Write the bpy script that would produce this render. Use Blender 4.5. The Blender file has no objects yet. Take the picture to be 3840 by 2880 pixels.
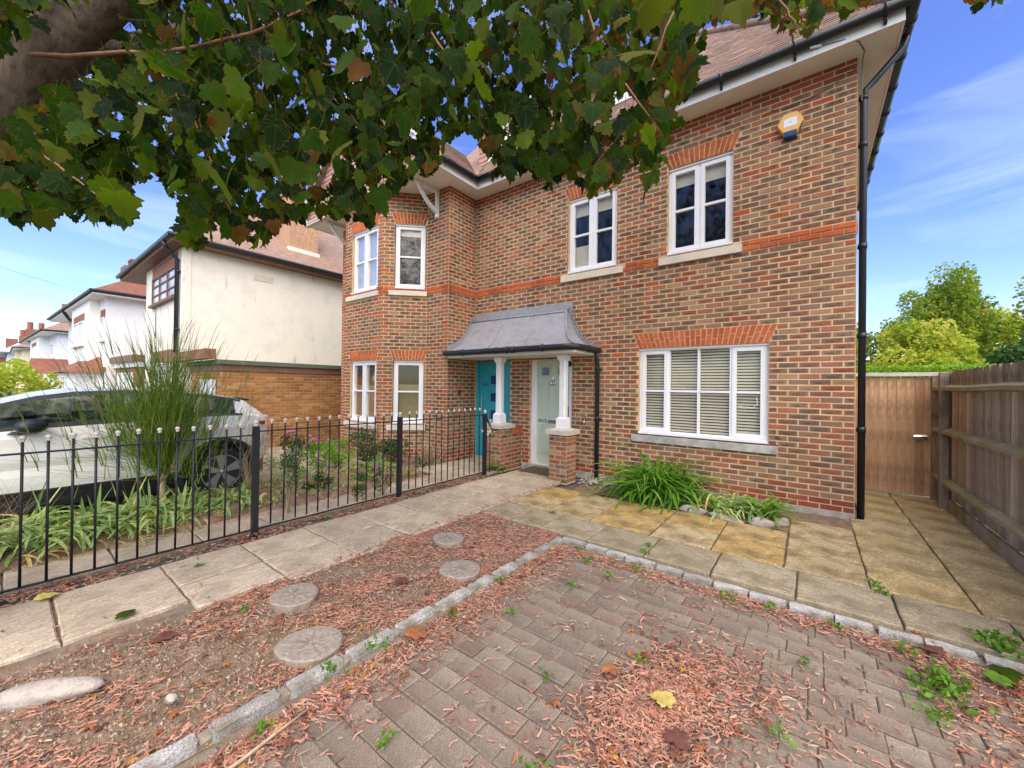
import bpy, bmesh, math, random
import numpy as np
from mathutils import Vector, Matrix
R = random.Random(7)
NR = np.random.RandomState(11)
SC = bpy.context.scene
COL = SC.collection
PI = math.pi
# ------------------------------------------------------------------ camera
CAMPOS = np.array([-0.44786, -6.3372, 1.552301])
CX = np.array([0.795565, 0.605709, 0.013851]); CU = np.array([-0.006945, -0.013743, 0.999881]); CB = np.array([0.605828, -0.795567, -0.006727])
cam = bpy.data.cameras.new("camera"); cam.lens = 13.7354; cam.sensor_width = 36; cam.clip_start = 0.05; cam.clip_end = 1200
camo = bpy.data.objects.new("camera", cam); COL.objects.link(camo)
camo.matrix_world = Matrix(((CX[0], CU[0], CB[0], CAMPOS[0]), (CX[1], CU[1], CB[1], CAMPOS[1]), (CX[2], CU[2], CB[2], CAMPOS[2]), (0, 0, 0, 1)))
SC.camera = camo
# ------------------------------------------------------------------ world, sun, exposure
EXPOSURE = 2.15
SUN_EL, SUN_AZ = math.radians(52), math.radians(135)
w = bpy.data.worlds.new("World"); SC.world = w; w.use_nodes = True
wn, wl = w.node_tree.nodes, w.node_tree.links
wn.clear()
out = wn.new('ShaderNodeOutputWorld'); bg = wn.new('ShaderNodeBackground'); sky = wn.new('ShaderNodeTexSky')
sky.sky_type = 'NISHITA'; sky.sun_disc = False; sky.sun_elevation = SUN_EL; sky.sun_rotation = SUN_AZ; sky.air_density = 1.0; sky.dust_density = 0.9; sky.ozone_density = 3.0
tc = wn.new('ShaderNodeTexCoord'); mp = wn.new('ShaderNodeMapping'); mp.inputs['Scale'].default_value = (1.2, 1.2, 5.5); mp.inputs['Rotation'].default_value = (0.12, -0.1, 0.5)
nz = wn.new('ShaderNodeTexNoise'); nz.inputs['Scale'].default_value = 1.6; nz.inputs['Detail'].default_value = 8; nz.inputs['Roughness'].default_value = 0.55; nz.inputs['Distortion'].default_value = 0.6
cr = wn.new('ShaderNodeValToRGB'); cr.color_ramp.elements[0].position = 0.52; cr.color_ramp.elements[1].position = 0.95
cr.color_ramp.elements[0].color = (0, 0, 0, 1); cr.color_ramp.elements[1].color = (0.36, 0.36, 0.36, 1)
mx = wn.new('ShaderNodeMixRGB'); mx.inputs[2].default_value = (6.0, 6.6, 7.4, 1)
wl.new(tc.outputs['Generated'], mp.inputs['Vector']); wl.new(mp.outputs[0], nz.inputs['Vector']); wl.new(nz.outputs['Fac'], cr.inputs[0])
wl.new(cr.outputs[0], mx.inputs[0]); hs = wn.new('ShaderNodeHueSaturation'); hs.inputs['Saturation'].default_value = 1.2; hs.inputs['Hue'].default_value = 0.522; wl.new(sky.outputs[0], hs.inputs['Color']); wl.new(hs.outputs[0], mx.inputs[1]); wl.new(mx.outputs[0], bg.inputs[0]); bg.inputs[1].default_value = 0.072
wl.new(bg.outputs[0], out.inputs[0])
sl = bpy.data.lights.new("sun", 'SUN'); sl.energy = 1.5; sl.angle = math.radians(85); sl.color = (1.0, 0.885, 0.71)
so = bpy.data.objects.new("sun", sl); COL.objects.link(so)
sd = Vector((math.sin(SUN_AZ) * math.cos(SUN_EL), math.cos(SUN_AZ) * math.cos(SUN_EL), math.sin(SUN_EL)))
so.rotation_euler = sd.to_track_quat('Z', 'Y').to_euler(); so.location = sd * 30
vs = SC.view_settings; vs.view_transform = 'Standard'; vs.look = 'None'; vs.exposure = EXPOSURE; vs.gamma = 1; vs.use_curve_mapping = False
SC.cycles.max_bounces = 6; SC.cycles.transparent_max_bounces = 12; SC.cycles.use_denoising = True
# ------------------------------------------------------------------ materials
def srgb(r, g, b, k=1.0):
    f = lambda c: (c / 255 / 12.92 if c / 255 <= .04045 else ((c / 255 + .055) / 1.055) ** 2.4) * k
    return (f(r), f(g), f(b), 1)
def nodes(name):
    m = bpy.data.materials.new(name); m.use_nodes = True
    return m, m.node_tree.nodes, m.node_tree.links, m.node_tree.nodes['Principled BSDF']
def link_noise(n, l, scale, detail=5, rough=.55, coord='Object', stretch=None, dist=0):
    t = n.new('ShaderNodeTexCoord'); x = n.new('ShaderNodeTexNoise'); x.inputs['Scale'].default_value = scale; x.inputs['Detail'].default_value = detail
    x.inputs['Roughness'].default_value = rough; x.inputs['Distortion'].default_value = dist
    if stretch:
        mpn = n.new('ShaderNodeMapping'); mpn.inputs['Scale'].default_value = stretch; l.new(t.outputs[coord], mpn.inputs[0]); l.new(mpn.outputs[0], x.inputs['Vector'])
    else: l.new(t.outputs[coord], x.inputs['Vector'])
    return x
def ramp(n, l, src, stops, interp='LINEAR'):
    c = n.new('ShaderNodeValToRGB'); c.color_ramp.interpolation = interp
    e = c.color_ramp.elements
    while len(e) > 1: e.remove(e[-1])
    e[0].position, e[0].color = stops[0][0], stops[0][1]
    for p, col in stops[1:]:
        q = e.new(p); q.color = col
    l.new(src, c.inputs[0]); return c
def mixc(n, l, fac, a, b, mode='MIX'):
    x = n.new('ShaderNodeMixRGB'); x.blend_type = mode
    for i, v in enumerate((fac, a, b)):
        if hasattr(v, 'links') or hasattr(v, 'is_linked'): l.new(v, x.inputs[i])
        else: x.inputs[i].default_value = v
    return x.outputs[0]
def bump(n, l, src, strength, dist=.01):
    b = n.new('ShaderNodeBump'); b.inputs['Strength'].default_value = strength; b.inputs['Distance'].default_value = dist
    l.new(src, b.inputs['Height']); return b.outputs[0]
def attr(n, name):
    a = n.new('ShaderNodeAttribute'); a.attribute_name = name; return a
def simple(name, col, rough=.6, var=.2, scale=6, bmp=.15, bscale=60, metal=0, coat=0, stretch=None, var2=None, spec=.4):
    m, n, l, p = nodes(name)
    a = link_noise(n, l, scale, 6, .6, stretch=stretch)
    lo = tuple(c * (1 - var) for c in col[:3]) + (1,); hi = tuple(min(1, c * (1 + var)) for c in col[:3]) + (1,)
    st = [(.3, lo), (.7, hi)]
    if var2: st = [(.25, lo), (.5, hi), (.78, var2)]
    c = ramp(n, l, a.outputs['Fac'], st)
    l.new(c.outputs[0], p.inputs['Base Color']); p.inputs['Roughness'].default_value = rough; p.inputs['Metallic'].default_value = metal
    p.inputs['Specular IOR Level'].default_value = spec
    if coat: p.inputs['Coat Weight'].default_value = coat; p.inputs['Coat Roughness'].default_value = .05
    if bmp:
        b = link_noise(n, l, bscale, 4, .6, stretch=stretch); l.new(bump(n, l, b.outputs['Fac'], bmp), p.inputs['Normal'])
    return m
def rndmat(name, stops, rough=.8, var=.25, scale=20, bmp=.3, bscale=120, interp='LINEAR', stretch=None, stain=None, spec=.3, speck=None):
    """colour picked per piece through the 'rnd' attribute, with fine grain over it; stain = (colour, scale, lo, hi)"""
    m, n, l, p = nodes(name)
    a = attr(n, 'rnd'); c = ramp(n, l, a.outputs['Fac'], stops, interp)
    g = link_noise(n, l, scale, 6, .65, stretch=stretch)
    k = ramp(n, l, g.outputs['Fac'], [(.25, (1 - var,) * 3 + (1,)), (.75, (1 + var,) * 3 + (1,))])
    colr = mixc(n, l, 1.0, c.outputs[0], k.outputs[0], 'MULTIPLY')
    if speck:
        v = link_noise(n, l, speck[0], 3, .8); kk = ramp(n, l, v.outputs['Fac'], [(.34, (1 - speck[1],) * 3 + (1,)), (.50, (1, 1, 1, 1)), (.66, (1 + speck[1],) * 3 + (1,))]); colr = mixc(n, l, 1.0, colr, kk.outputs[0], 'MULTIPLY')
    if stain:
        s = link_noise(n, l, stain[1], 7, .62); sm = ramp(n, l, s.outputs['Fac'], [(stain[2], (0, 0, 0, 1)), (stain[3], (1, 1, 1, 1))])
        colr = mixc(n, l, sm.outputs[0], colr, stain[0])
    l.new(colr, p.inputs['Base Color']); p.inputs['Roughness'].default_value = rough; p.inputs['Specular IOR Level'].default_value = spec
    if bmp:
        b = link_noise(n, l, bscale, 4, .65, stretch=stretch); l.new(bump(n, l, b.outputs['Fac'], bmp, .006), p.inputs['Normal'])
    return m
def brickmat(name, stops, darkc, edge=True):
    m, n, l, p = nodes(name)
    a = attr(n, 'rnd'); c = ramp(n, l, a.outputs['Fac'], stops, 'CONSTANT')
    g = link_noise(n, l, 55, 6, .7); k = ramp(n, l, g.outputs['Fac'], [(.25, (.72, .72, .72, 1)), (.75, (1.22, 1.2, 1.16, 1))])
    colr = mixc(n, l, 1.0, c.outputs[0], k.outputs[0], 'MULTIPLY')
    if edge:   # kiln-flashed dark heart of each brick, lighter ends
        u = n.new('ShaderNodeUVMap'); s = n.new('ShaderNodeSeparateXYZ'); l.new(u.outputs[0], s.inputs[0])
        def mask(o, w0, w1):
            x = n.new('ShaderNodeMath'); x.operation = 'SUBTRACT'; l.new(o, x.inputs[0]); x.inputs[1].default_value = .5
            y = n.new('ShaderNodeMath'); y.operation = 'ABSOLUTE'; l.new(x.outputs[0], y.inputs[0])
            q = n.new('ShaderNodeMapRange'); q.inputs['From Min'].default_value = w0; q.inputs['From Max'].default_value = w1; q.inputs['To Min'].default_value = 1; q.inputs['To Max'].default_value = 0; q.interpolation_type = 'SMOOTHSTEP'
            l.new(y.outputs[0], q.inputs['Value']); return q.outputs[0]
        mu = n.new('ShaderNodeMath'); mu.operation = 'MULTIPLY'; l.new(mask(s.outputs[0], .26, .5), mu.inputs[0]); l.new(mask(s.outputs[1], .22, .56), mu.inputs[1])
        d = attr(n, 'rnd2'); nn = link_noise(n, l, 14, 3, .5)
        m2 = n.new('ShaderNodeMath'); m2.operation = 'MULTIPLY'; l.new(mu.outputs[0], m2.inputs[0]); l.new(d.outputs['Fac'], m2.inputs[1])
        nr = n.new('ShaderNodeMapRange'); nr.inputs['From Min'].default_value = .3; nr.inputs['From Max'].default_value = .62; l.new(nn.outputs['Fac'], nr.inputs['Value'])
        m3 = n.new('ShaderNodeMath'); m3.operation = 'MULTIPLY'; m3.use_clamp = True; l.new(m2.outputs[0], m3.inputs[0]); l.new(nr.outputs[0], m3.inputs[1])
        colr = mixc(n, l, m3.outputs[0], colr, darkc)
    gp = n.new('ShaderNodeNewGeometry'); wm = n.new('ShaderNodeMapping'); wm.inputs['Scale'].default_value = (1.1, 1.1, .55); l.new(gp.outputs['Position'], wm.inputs[0])
    wz = n.new('ShaderNodeTexNoise'); wz.inputs['Scale'].default_value = 1.5; wz.inputs['Detail'].default_value = 7; wz.inputs['Roughness'].default_value = .6; l.new(wm.outputs[0], wz.inputs['Vector'])
    wk = ramp(n, l, wz.outputs['Fac'], [(.32, (.74, .73, .71, 1)), (.52, (1, 1, 1, 1)), (.72, (1.16, 1.12, 1.04, 1))]); colr = mixc(n, l, 1.0, colr, wk.outputs[0], 'MULTIPLY')
    l.new(colr, p.inputs['Base Color']); p.inputs['Roughness'].default_value = .88; p.inputs['Specular IOR Level'].default_value = .2
    b = link_noise(n, l, 130, 4, .7); l.new(bump(n, l, b.outputs['Fac'], .35, .004), p.inputs['Normal'])
    return m
def foliage(name, stops, edgec=None, trans=.35, rough=.45, veins=False):
    m, n, l, p = nodes(name)
    a = attr(n, 'rnd'); c = ramp(n, l, a.outputs['Fac'], stops); colr = c.outputs[0]
    g = link_noise(n, l, 30, 4, .6); k = ramp(n, l, g.outputs['Fac'], [(.3, (.75, .75, .75, 1)), (.7, (1.25, 1.25, 1.2, 1))])
    colr = mixc(n, l, 1.0, colr, k.outputs[0], 'MULTIPLY')
    if veins:
        v = attr(n, 'vein'); pw = n.new('ShaderNodeMath'); pw.operation = 'POWER'; l.new(v.outputs['Fac'], pw.inputs[0]); pw.inputs[1].default_value = 7
        sc_ = n.new('ShaderNodeMath'); sc_.operation = 'MULTIPLY'; l.new(pw.outputs[0], sc_.inputs[0]); sc_.inputs[1].default_value = .55
        colr = mixc(n, l, sc_.outputs[0], colr, (.085, .12, .025, 1))
    if edgec:
        e = attr(n, 'edge'); nn = link_noise(n, l, 18, 3, .6)
        ad = n.new('ShaderNodeMath'); ad.operation = 'ADD'; l.new(e.outputs['Fac'], ad.inputs[0]); l.new(nn.outputs['Fac'], ad.inputs[1])
        sm = ramp(n, l, ad.outputs[0], [(0, (0, 0, 0, 1)), (.80, (0, 0, 0, 1)), (.93, (1, 1, 1, 1))])
        # attribute sums reach 1.5; halve before the ramp
        hv = n.new('ShaderNodeMath'); hv.operation = 'MULTIPLY'; hv.inputs[1].default_value = .58; l.new(ad.outputs[0], hv.inputs[0]); l.new(hv.outputs[0], sm.inputs[0])
        colr = mixc(n, l, sm.outputs[0], colr, edgec)
    l.new(colr, p.inputs['Base Color']); p.inputs['Roughness'].default_value = rough; p.inputs['Specular IOR Level'].default_value = .12
    t = n.new('ShaderNodeBsdfTranslucent'); ms = n.new('ShaderNodeMixShader'); ms.inputs[0].default_value = trans
    br = mixc(n, l, 1.0, colr, (1.5, 1.55, .7, 1), 'MULTIPLY'); l.new(br, t.inputs[0])
    o = n['Material Output']; l.new(p.outputs[0], ms.inputs[1]); l.new(t.outputs[0], ms.inputs[2]); l.new(ms.outputs[0], o.inputs[0])
    return m
def glassmat(name, tint=(.97, .97, .95, 1), boost=1.0):
    m, n, l, p = nodes(name); n.remove(p)
    t = n.new('ShaderNodeBsdfTransparent'); t.inputs[0].default_value = tint
    g = n.new('ShaderNodeBsdfGlossy'); g.inputs['Roughness'].default_value = .07; g.inputs[0].default_value = (.78, .76, .72, 1)
    f = n.new('ShaderNodeFresnel'); f.inputs[0].default_value = 1.55
    mm = n.new('ShaderNodeMath'); mm.operation = 'MULTIPLY_ADD'; mm.use_clamp = True; mm.inputs[1].default_value = .55 * boost; mm.inputs[2].default_value = .015; l.new(f.outputs[0], mm.inputs[0])
    b = link_noise(n, l, 3, 2, .5); l.new(bump(n, l, b.outputs['Fac'], .03, .02), g.inputs['Normal'])
    ms = n.new('ShaderNodeMixShader'); l.new(mm.outputs[0], ms.inputs[0]); l.new(t.outputs[0], ms.inputs[1]); l.new(g.outputs[0], ms.inputs[2]); l.new(ms.outputs[0], n['Material Output'].inputs[0])
    return m
MT = {}
MT['brick'] = brickmat('stock_brick', [(0, (.315, .175, .10, 1)), (.14, (.37, .225, .13, 1)), (.30, (.35, .15, .088, 1)), (.46, (.265, .135, .088, 1)), (.60, (.34, .195, .115, 1)), (.72, (.235, .145, .10, 1)), (.84, (.40, .145, .075, 1)), (.95, (.43, .105, .045, 1))], (.085, .064, .054, 1))
MT['red'] = brickmat('red_brick', [(0, (.50, .12, .045, 1)), (.35, (.54, .14, .05, 1)), (.7, (.45, .105, .042, 1))], (0, 0, 0, 1), edge=False)
MT['darkred'] = brickmat('deep_red_brick', [(0, (.33, .085, .05, 1)), (.35, (.36, .105, .06, 1)), (.7, (.27, .075, .05, 1))], (0, 0, 0, 1), edge=False)
MT['mortar'] = simple('sandy_mortar', (.61, .445, .25, 1), .95, .2, 5, .3, 150)
MT['pvc'] = simple('white_window_frame', (.80, .80, .80, 1), .35, .03, 3, 0)
MT['paint'] = simple('white_paint', (.78, .77, .74, 1), .5, .05, 3, .05, 40)
MT['soffit'] = simple('cream_soffit_board', (.78, .71, .60, 1), .6, .06, 2.5, .05, 40)
MT['sill'] = simple('cast_stone', (.66, .59, .46, 1), .85, .12, 5, .3, 150)
MT['capstone'] = simple('mossy_cap_stone', (.46, .41, .33, 1), .9, .25, 8, .4, 90, var2=(.33, .31, .22, 1))
MT['sillw'] = simple('weathered_cast_stone', (.40, .37, .32, 1), .9, .35, 7, .35, 120)
MT['black'] = simple('black_plastic', (.018, .019, .022, 1), .35, .2, 6, .05, 60)
MT['iron'] = simple('black_painted_iron', (.016, .016, .018, 1), .42, .25, 12, .15, 90)
MT['knob'] = simple('chalky_white_finial', (.47, .40, .35, 1), .5, .5, 50, .2, 150, var2=(.16, .11, .08, 1))
MT['lead'] = simple('weathered_lead', (.30, .30, .315, 1), .48, .22, 3.5, .15, 30, metal=.25, var2=(.23, .20, .20, 1))
MT['glass'] = glassmat('window_glass'); MT['carglass'] = glassmat('tinted_car_glass', (.40, .50, .47, 1), 1.1)
MT['fog'] = simple('grey_car_interior', (.14, .15, .145, 1), .8, .3, 3, 0)
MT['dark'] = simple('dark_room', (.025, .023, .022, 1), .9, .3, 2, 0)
MT['blind'] = simple('cream_blind', (.86, .80, .66, 1), .6, .05, 4, 0)
MT['shade'] = simple('tan_roller_blind', (.42, .34, .17, 1), .7, .08, 12, .1, 90)
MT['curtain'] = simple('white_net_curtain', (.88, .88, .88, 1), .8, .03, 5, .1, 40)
MT['sage'] = simple('sage_green_door', (.50, .575, .45, 1), .4, .05, 3, .08, 50, stretch=(8, 8, 1))
MT['teal'] = simple('turquoise_door', (.03, .36, .43, 1), .38, .06, 3, .05, 50)
MT['chrome'] = simple('satin_chrome', (.75, .75, .75, 1), .18, .05, 6, 0, metal=1)
MT['number'] = simple('grey_numerals', (.10, .11, .10, 1), .4, .1, 6, 0)
MT['tile'] = rndmat('clay_roof_tile', [(0, (.21, .125, .09, 1)), (.4, (.27, .17, .125, 1)), (.75, (.18, .12, .095, 1)), (1, (.33, .24, .18, 1))], .9, .35, 14, .4, 90, stain=((.25, .225, .165, 1), 9, .52, .7))
MT['hung'] = rndmat('hung_clay_tile', [(0, (.42, .25, .19, 1)), (.5, (.48, .30, .23, 1)), (1, (.38, .20, .15, 1))], .9, .2, 14, .3, 90)
MT['paver'] = rndmat('tumbled_paver', [(0, (.19, .152, .115, 1)), (.3, (.24, .198, .147, 1)), (.55, (.205, .145, .108, 1)), (.8, (.138, .108, .086, 1)), (1, (.27, .225, .165, 1))], .92, .22, 16, .55, 130, stain=((.10, .076, .052, 1), 1.3, .46, .70), speck=(110, .36))
MT['slab'] = rndmat('riven_grey_slab', [(0, (.42, .345, .24, 1)), (.5, (.47, .39, .275, 1)), (1, (.37, .305, .215, 1))], .92, .38, 9, .9, 18, stretch=(4, 1.2, 1), stain=((.25, .20, .135, 1), 3.0, .46, .74), speck=(70, .28))
MT['gslab'] = rndmat('mossy_grey_slab', [(0, (.30, .25, .16, 1)), (.5, (.35, .295, .195, 1)), (1, (.26, .22, .14, 1))], .92, .42, 9, .9, 18, stretch=(1.2, 4, 1), stain=((.165, .135, .07, 1), 3.4, .45, .70), speck=(70, .35))
MT['mslab'] = rndmat('brown_mossy_slab', [(0, (.48, .36, .165, 1)), (.5, (.44, .345, .19, 1)), (1, (.40, .305, .145, 1))], .92, .35, 8, .8, 18, stain=((.22, .175, .075, 1), 3.0, .44, .66), speck=(45, .45))
MT['yslab'] = rndmat('yellow_stained_slab', [(0, (.44, .315, .135, 1)), (.4, (.40, .265, .085, 1)), (.7, (.42, .335, .19, 1)), (1, (.34, .26, .12, 1))], .88, .35, 9, .7, 24, stain=((.15, .115, .05, 1), 3.6, .45, .66), speck=(55, .40))
MT['sett'] = rndmat('granite_sett', [(0, (.35, .335, .305, 1)), (.5, (.42, .405, .37, 1)), (1, (.28, .265, .235, 1))], .92, .3, 30, .9, 120, stain=((.19, .165, .11, 1), 7, .48, .66), speck=(140, .6))
MT['oldmortar'] = simple('old_kerb_mortar', (.23, .20, .145, 1), .95, .35, 30, .6, 90)
MT['bedding'] = simple('dirty_joint_sand', (.15, .115, .08, 1), .95, .4, 9, .5, 90, var2=(.10, .11, .05, 1))
MT['soil'] = rndmat('dry_soil', [(0, (.195, .132, .083, 1)), (.5, (.225, .158, .104, 1)), (1, (.17, .112, .07, 1))], .95, .45, 9, .9, 60, stain=((.29, .22, .155, 1), 5, .52, .72), speck=(130, .6))
MT['chip'] = rndmat('bark_chip', [(0, (.38, .165, .10, 1)), (.16, (.47, .235, .15, 1)), (.32, (.31, .12, .075, 1)), (.48, (.18, .08, .058, 1)), (.62, (.48, .31, .205, 1)), (.74, (.125, .066, .054, 1)), (.86, (.27, .19, .13, 1)), (.94, (.40, .155, .085, 1)), (1, (.075, .048, .04, 1))], .85, .35, 40, .2, 90)
MT['log'] = simple('log_slice_top', (.275, .23, .18, 1), .92, .30, 38, .6, 90)
MT['crumb'] = rndmat('soil_crumb', [(0, (.11, .072, .045, 1)), (.5, (.22, .155, .10, 1)), (.85, (.30, .23, .165, 1)), (1, (.42, .36, .29, 1))], .95, .3, 40, 0)
MT['logside'] = simple('log_slice_rim', (.24, .185, .14, 1), .92, .3, 20, .6, 60)
MT['bark'] = simple('maple_bark', (.115, .083, .06, 1), .92, .55, 22, 1.0, 30, stretch=(1, 1, .35), var2=(.25, .195, .14, 1))
MT['twig'] = simple('red_brown_twig', (.24, .115, .065, 1), .7, .25, 12, .3, 60)
MT['fence'] = rndmat('weathered_fence_board', [(0, (.34, .27, .19, 1)), (.4, (.44, .365, .27, 1)), (.75, (.27, .205, .145, 1)), (1, (.54, .475, .38, 1))], .9, .42, 9, .4, 40, stretch=(9, 9, .45), stain=((.10, .075, .042, 1), 2.2, .48, .70))
MT['rail'] = rndmat('mossy_fence_rail', [(0, (.38, .31, .23, 1)), (1, (.33, .29, .20, 1))], .92, .3, 8, .5, 40, stain=((.22, .235, .07, 1), 4, .45, .62))
MT['gate'] = rndmat('orange_brown_gate_board', [(0, (.50, .29, .15, 1)), (.5, (.57, .36, .20, 1)), (1, (.42, .23, .11, 1))], .85, .36, 7, .3, 40, stretch=(6, 6, .5), stain=((.22, .15, .075, 1), 2.6, .46, .70))
MT['cement'] = simple('weathered_timber_lintel', (.52, .48, .42, 1), .9, .2, 7, .3, 50)
MT['render'] = simple('cream_render', (.80, .745, .62, 1), .9, .05, 1.6, .25, 45, var2=(.70, .65, .545, 1))
def stained(m, col, scale, lo, hi, stretch, amt=1.0):
    n, l = m.node_tree.nodes, m.node_tree.links; p = n['Principled BSDF']; src = p.inputs['Base Color'].links[0].from_socket
    a = link_noise(n, l, scale, 8, .65, stretch=stretch); k = ramp(n, l, a.outputs['Fac'], [(lo, (0, 0, 0, 1)), (hi, (amt, amt, amt, 1))]); l.new(mixc(n, l, k.outputs[0], src, col), p.inputs['Base Color'])
stained(MT['render'], (.36, .34, .28, 1), .8, .56, .78, (1, 1, .6), .6); stained(MT['render'], (.30, .27, .21, 1), 3.2, .60, .72, (1.4, 1.4, .35), .45)
MT['whiterender'] = simple('white_painted_brick', (.78, .77, .73, 1), .85, .06, 3, .3, 30)
MT['greyrender'] = simple('pale_grey_render', (.70, .72, .73, 1), .9, .06, 3, .2, 30)
MT['yellowrender'] = simple('yellow_cream_render', (.70, .62, .42, 1), .9, .06, 3, .2, 30)
MT['chimtan'] = simple('tan_chimney_brick', (.46, .28, .16, 1), .9, .3, 16, .5, 50)
MT['garagebrick'] = brickmat('ochre_brick', [(0, (.40, .205, .075, 1)), (.25, (.33, .15, .055, 1)), (.5, (.46, .27, .12, 1)), (.75, (.37, .18, .07, 1))], (0, 0, 0, 1), edge=False)
MT['farroof'] = simple('brown_tiled_roof', (.27, .18, .13, 1), .9, .3, 5, .8, 12, stretch=(1, 1, 4))
MT['redroof'] = simple('red_tiled_roof', (.215, .085, .052, 1), .9, .25, 5, .8, 12, stretch=(1, 1, 4))
MT['slate'] = simple('grey_slate_roof', (.40, .41, .42, 1), .8, .2, 4, .5, 10)
MT['chimbrick'] = simple('red_chimney_brick', (.25, .115, .07, 1), .9, .3, 14, .4, 40)
MT['terracotta'] = simple('terracotta_pot', (.27, .10, .065, 1), .85, .2, 8, .2, 40)
MT['brownwood'] = simple('brown_painted_wood', (.20, .105, .07, 1), .6, .2, 6, .2, 40)
MT['greenroof'] = simple('mossy_felt_edge', (.12, .15, .10, 1), .9, .25, 6, .4, 50)
MT['carwhite'] = simple('pearl_white_paint', (.80, .775, .71, 1), .22, .02, 2, 0, coat=.8)
MT['rubber'] = simple('tyre_rubber', (.016, .016, .017, 1), .75, .2, 10, .2, 60)
MT['alloy'] = simple('machined_alloy', (.55, .55, .56, 1), .3, .08, 6, 0, metal=.8)
MT['darkalloy'] = simple('dark_alloy', (.05, .05, .055, 1), .4, .1, 6, 0, metal=.3)
MT['redlamp'] = simple('red_tail_lamp', (.25, .012, .012, 1), .15, .1, 6, 0, coat=.6)
MT['alarm'] = simple('yellow_alarm_cover', (.78, .47, .12, 1), .4, .05, 4, 0)
MT['alarmlens'] = simple('dark_blue_strobe_lens', (.012, .045, .14, 1), .2, .1, 6, 0, coat=.5)
MT['sticker'] = simple('white_sticker', (.80, .80, .84, 1), .5, .02, 4, 0)
MT['stone'] = simple('pale_garden_stone', (.33, .285, .235, 1), .92, .3, 12, .8, 60, var2=(.22, .19, .155, 1))
MT['coir'] = simple('brown_coir_mat', (.12, .075, .045, 1), .98, .35, 30, .9, 150)
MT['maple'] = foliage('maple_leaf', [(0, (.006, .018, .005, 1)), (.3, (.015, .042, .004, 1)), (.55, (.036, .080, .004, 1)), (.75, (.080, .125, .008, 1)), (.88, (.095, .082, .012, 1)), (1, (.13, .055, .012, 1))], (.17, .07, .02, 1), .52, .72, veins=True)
MT['blade'] = foliage('strap_leaf', [(0, (.05, .16, .012, 1)), (.5, (.10, .25, .02, 1)), (1, (.20, .34, .05, 1))], None, .3, .4)
MT['iris'] = foliage('iris_leaf', [(0, (.15, .26, .09, 1)), (.4, (.28, .41, .15, 1)), (.62, (.40, .48, .16, 1)), (.80, (.56, .48, .18, 1)), (1, (.55, .34, .15, 1))], None, .3, .5)
MT['broom'] = foliage('broom_stem', [(0, (.09, .19, .02, 1)), (.6, (.18, .31, .035, 1)), (1, (.38, .37, .10, 1))], None, .3, .6)
MT['shrub'] = foliage('shrub_leaf', [(0, (.022, .062, .016, 1)), (.5, (.042, .105, .025, 1)), (1, (.09, .15, .04, 1))], None, .3, .45)
MT['weed'] = foliage('weed_leaf', [(0, (.07, .18, .02, 1)), (1, (.15, .28, .035, 1))], None, .3, .5)
MT['yellowtree'] = foliage('yellow_green_leaf', [(0, (.12, .21, .03, 1)), (.4, (.31, .40, .05, 1)), (.75, (.52, .49, .10, 1)), (1, (.58, .40, .16, 1))], None, .5, .6)
MT['greentree'] = foliage('olive_green_leaf', [(0, (.11, .19, .03, 1)), (.5, (.25, .33, .05, 1)), (.85, (.38, .38, .08, 1)), (1, (.44, .31, .11, 1))], None, .5, .6)
MT['hedge'] = foliage('bright_hedge_leaf', [(0, (.17, .34, .03, 1)), (1, (.28, .44, .05, 1))], None, .4, .5)
MT['dry'] = foliage('dry_stem', [(0, (.38, .28, .17, 1)), (1, (.50, .41, .28, 1))], None, .15, .8)
MT['pink'] = foliage('pink_petal', [(0, (.62, .10, .30, 1)), (1, (.75, .32, .55, 1))], None, .3, .5)
MT['lilac'] = foliage('lilac_petal', [(0, (.40, .16, .55, 1)), (1, (.62, .22, .45, 1))], None, .3, .5)
MT['petal'] = foliage('white_petal', [(0, (.62, .62, .50, 1)), (1, (.75, .75, .68, 1))], None, .2, .5)
MT['deadleaf'] = foliage('fallen_leaf', [(0, (.13, .055, .05, 1)), (.4, (.28, .11, .05, 1)), (.7, (.42, .22, .07, 1)), (1, (.50, .42, .12, 1))], None, .15, .6)
MT['asphalt'] = simple('worn_asphalt_and_turf', (.085, .085, .07, 1), .95, .3, 1.2, .5, 60, var2=(.06, .09, .03, 1))
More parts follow.
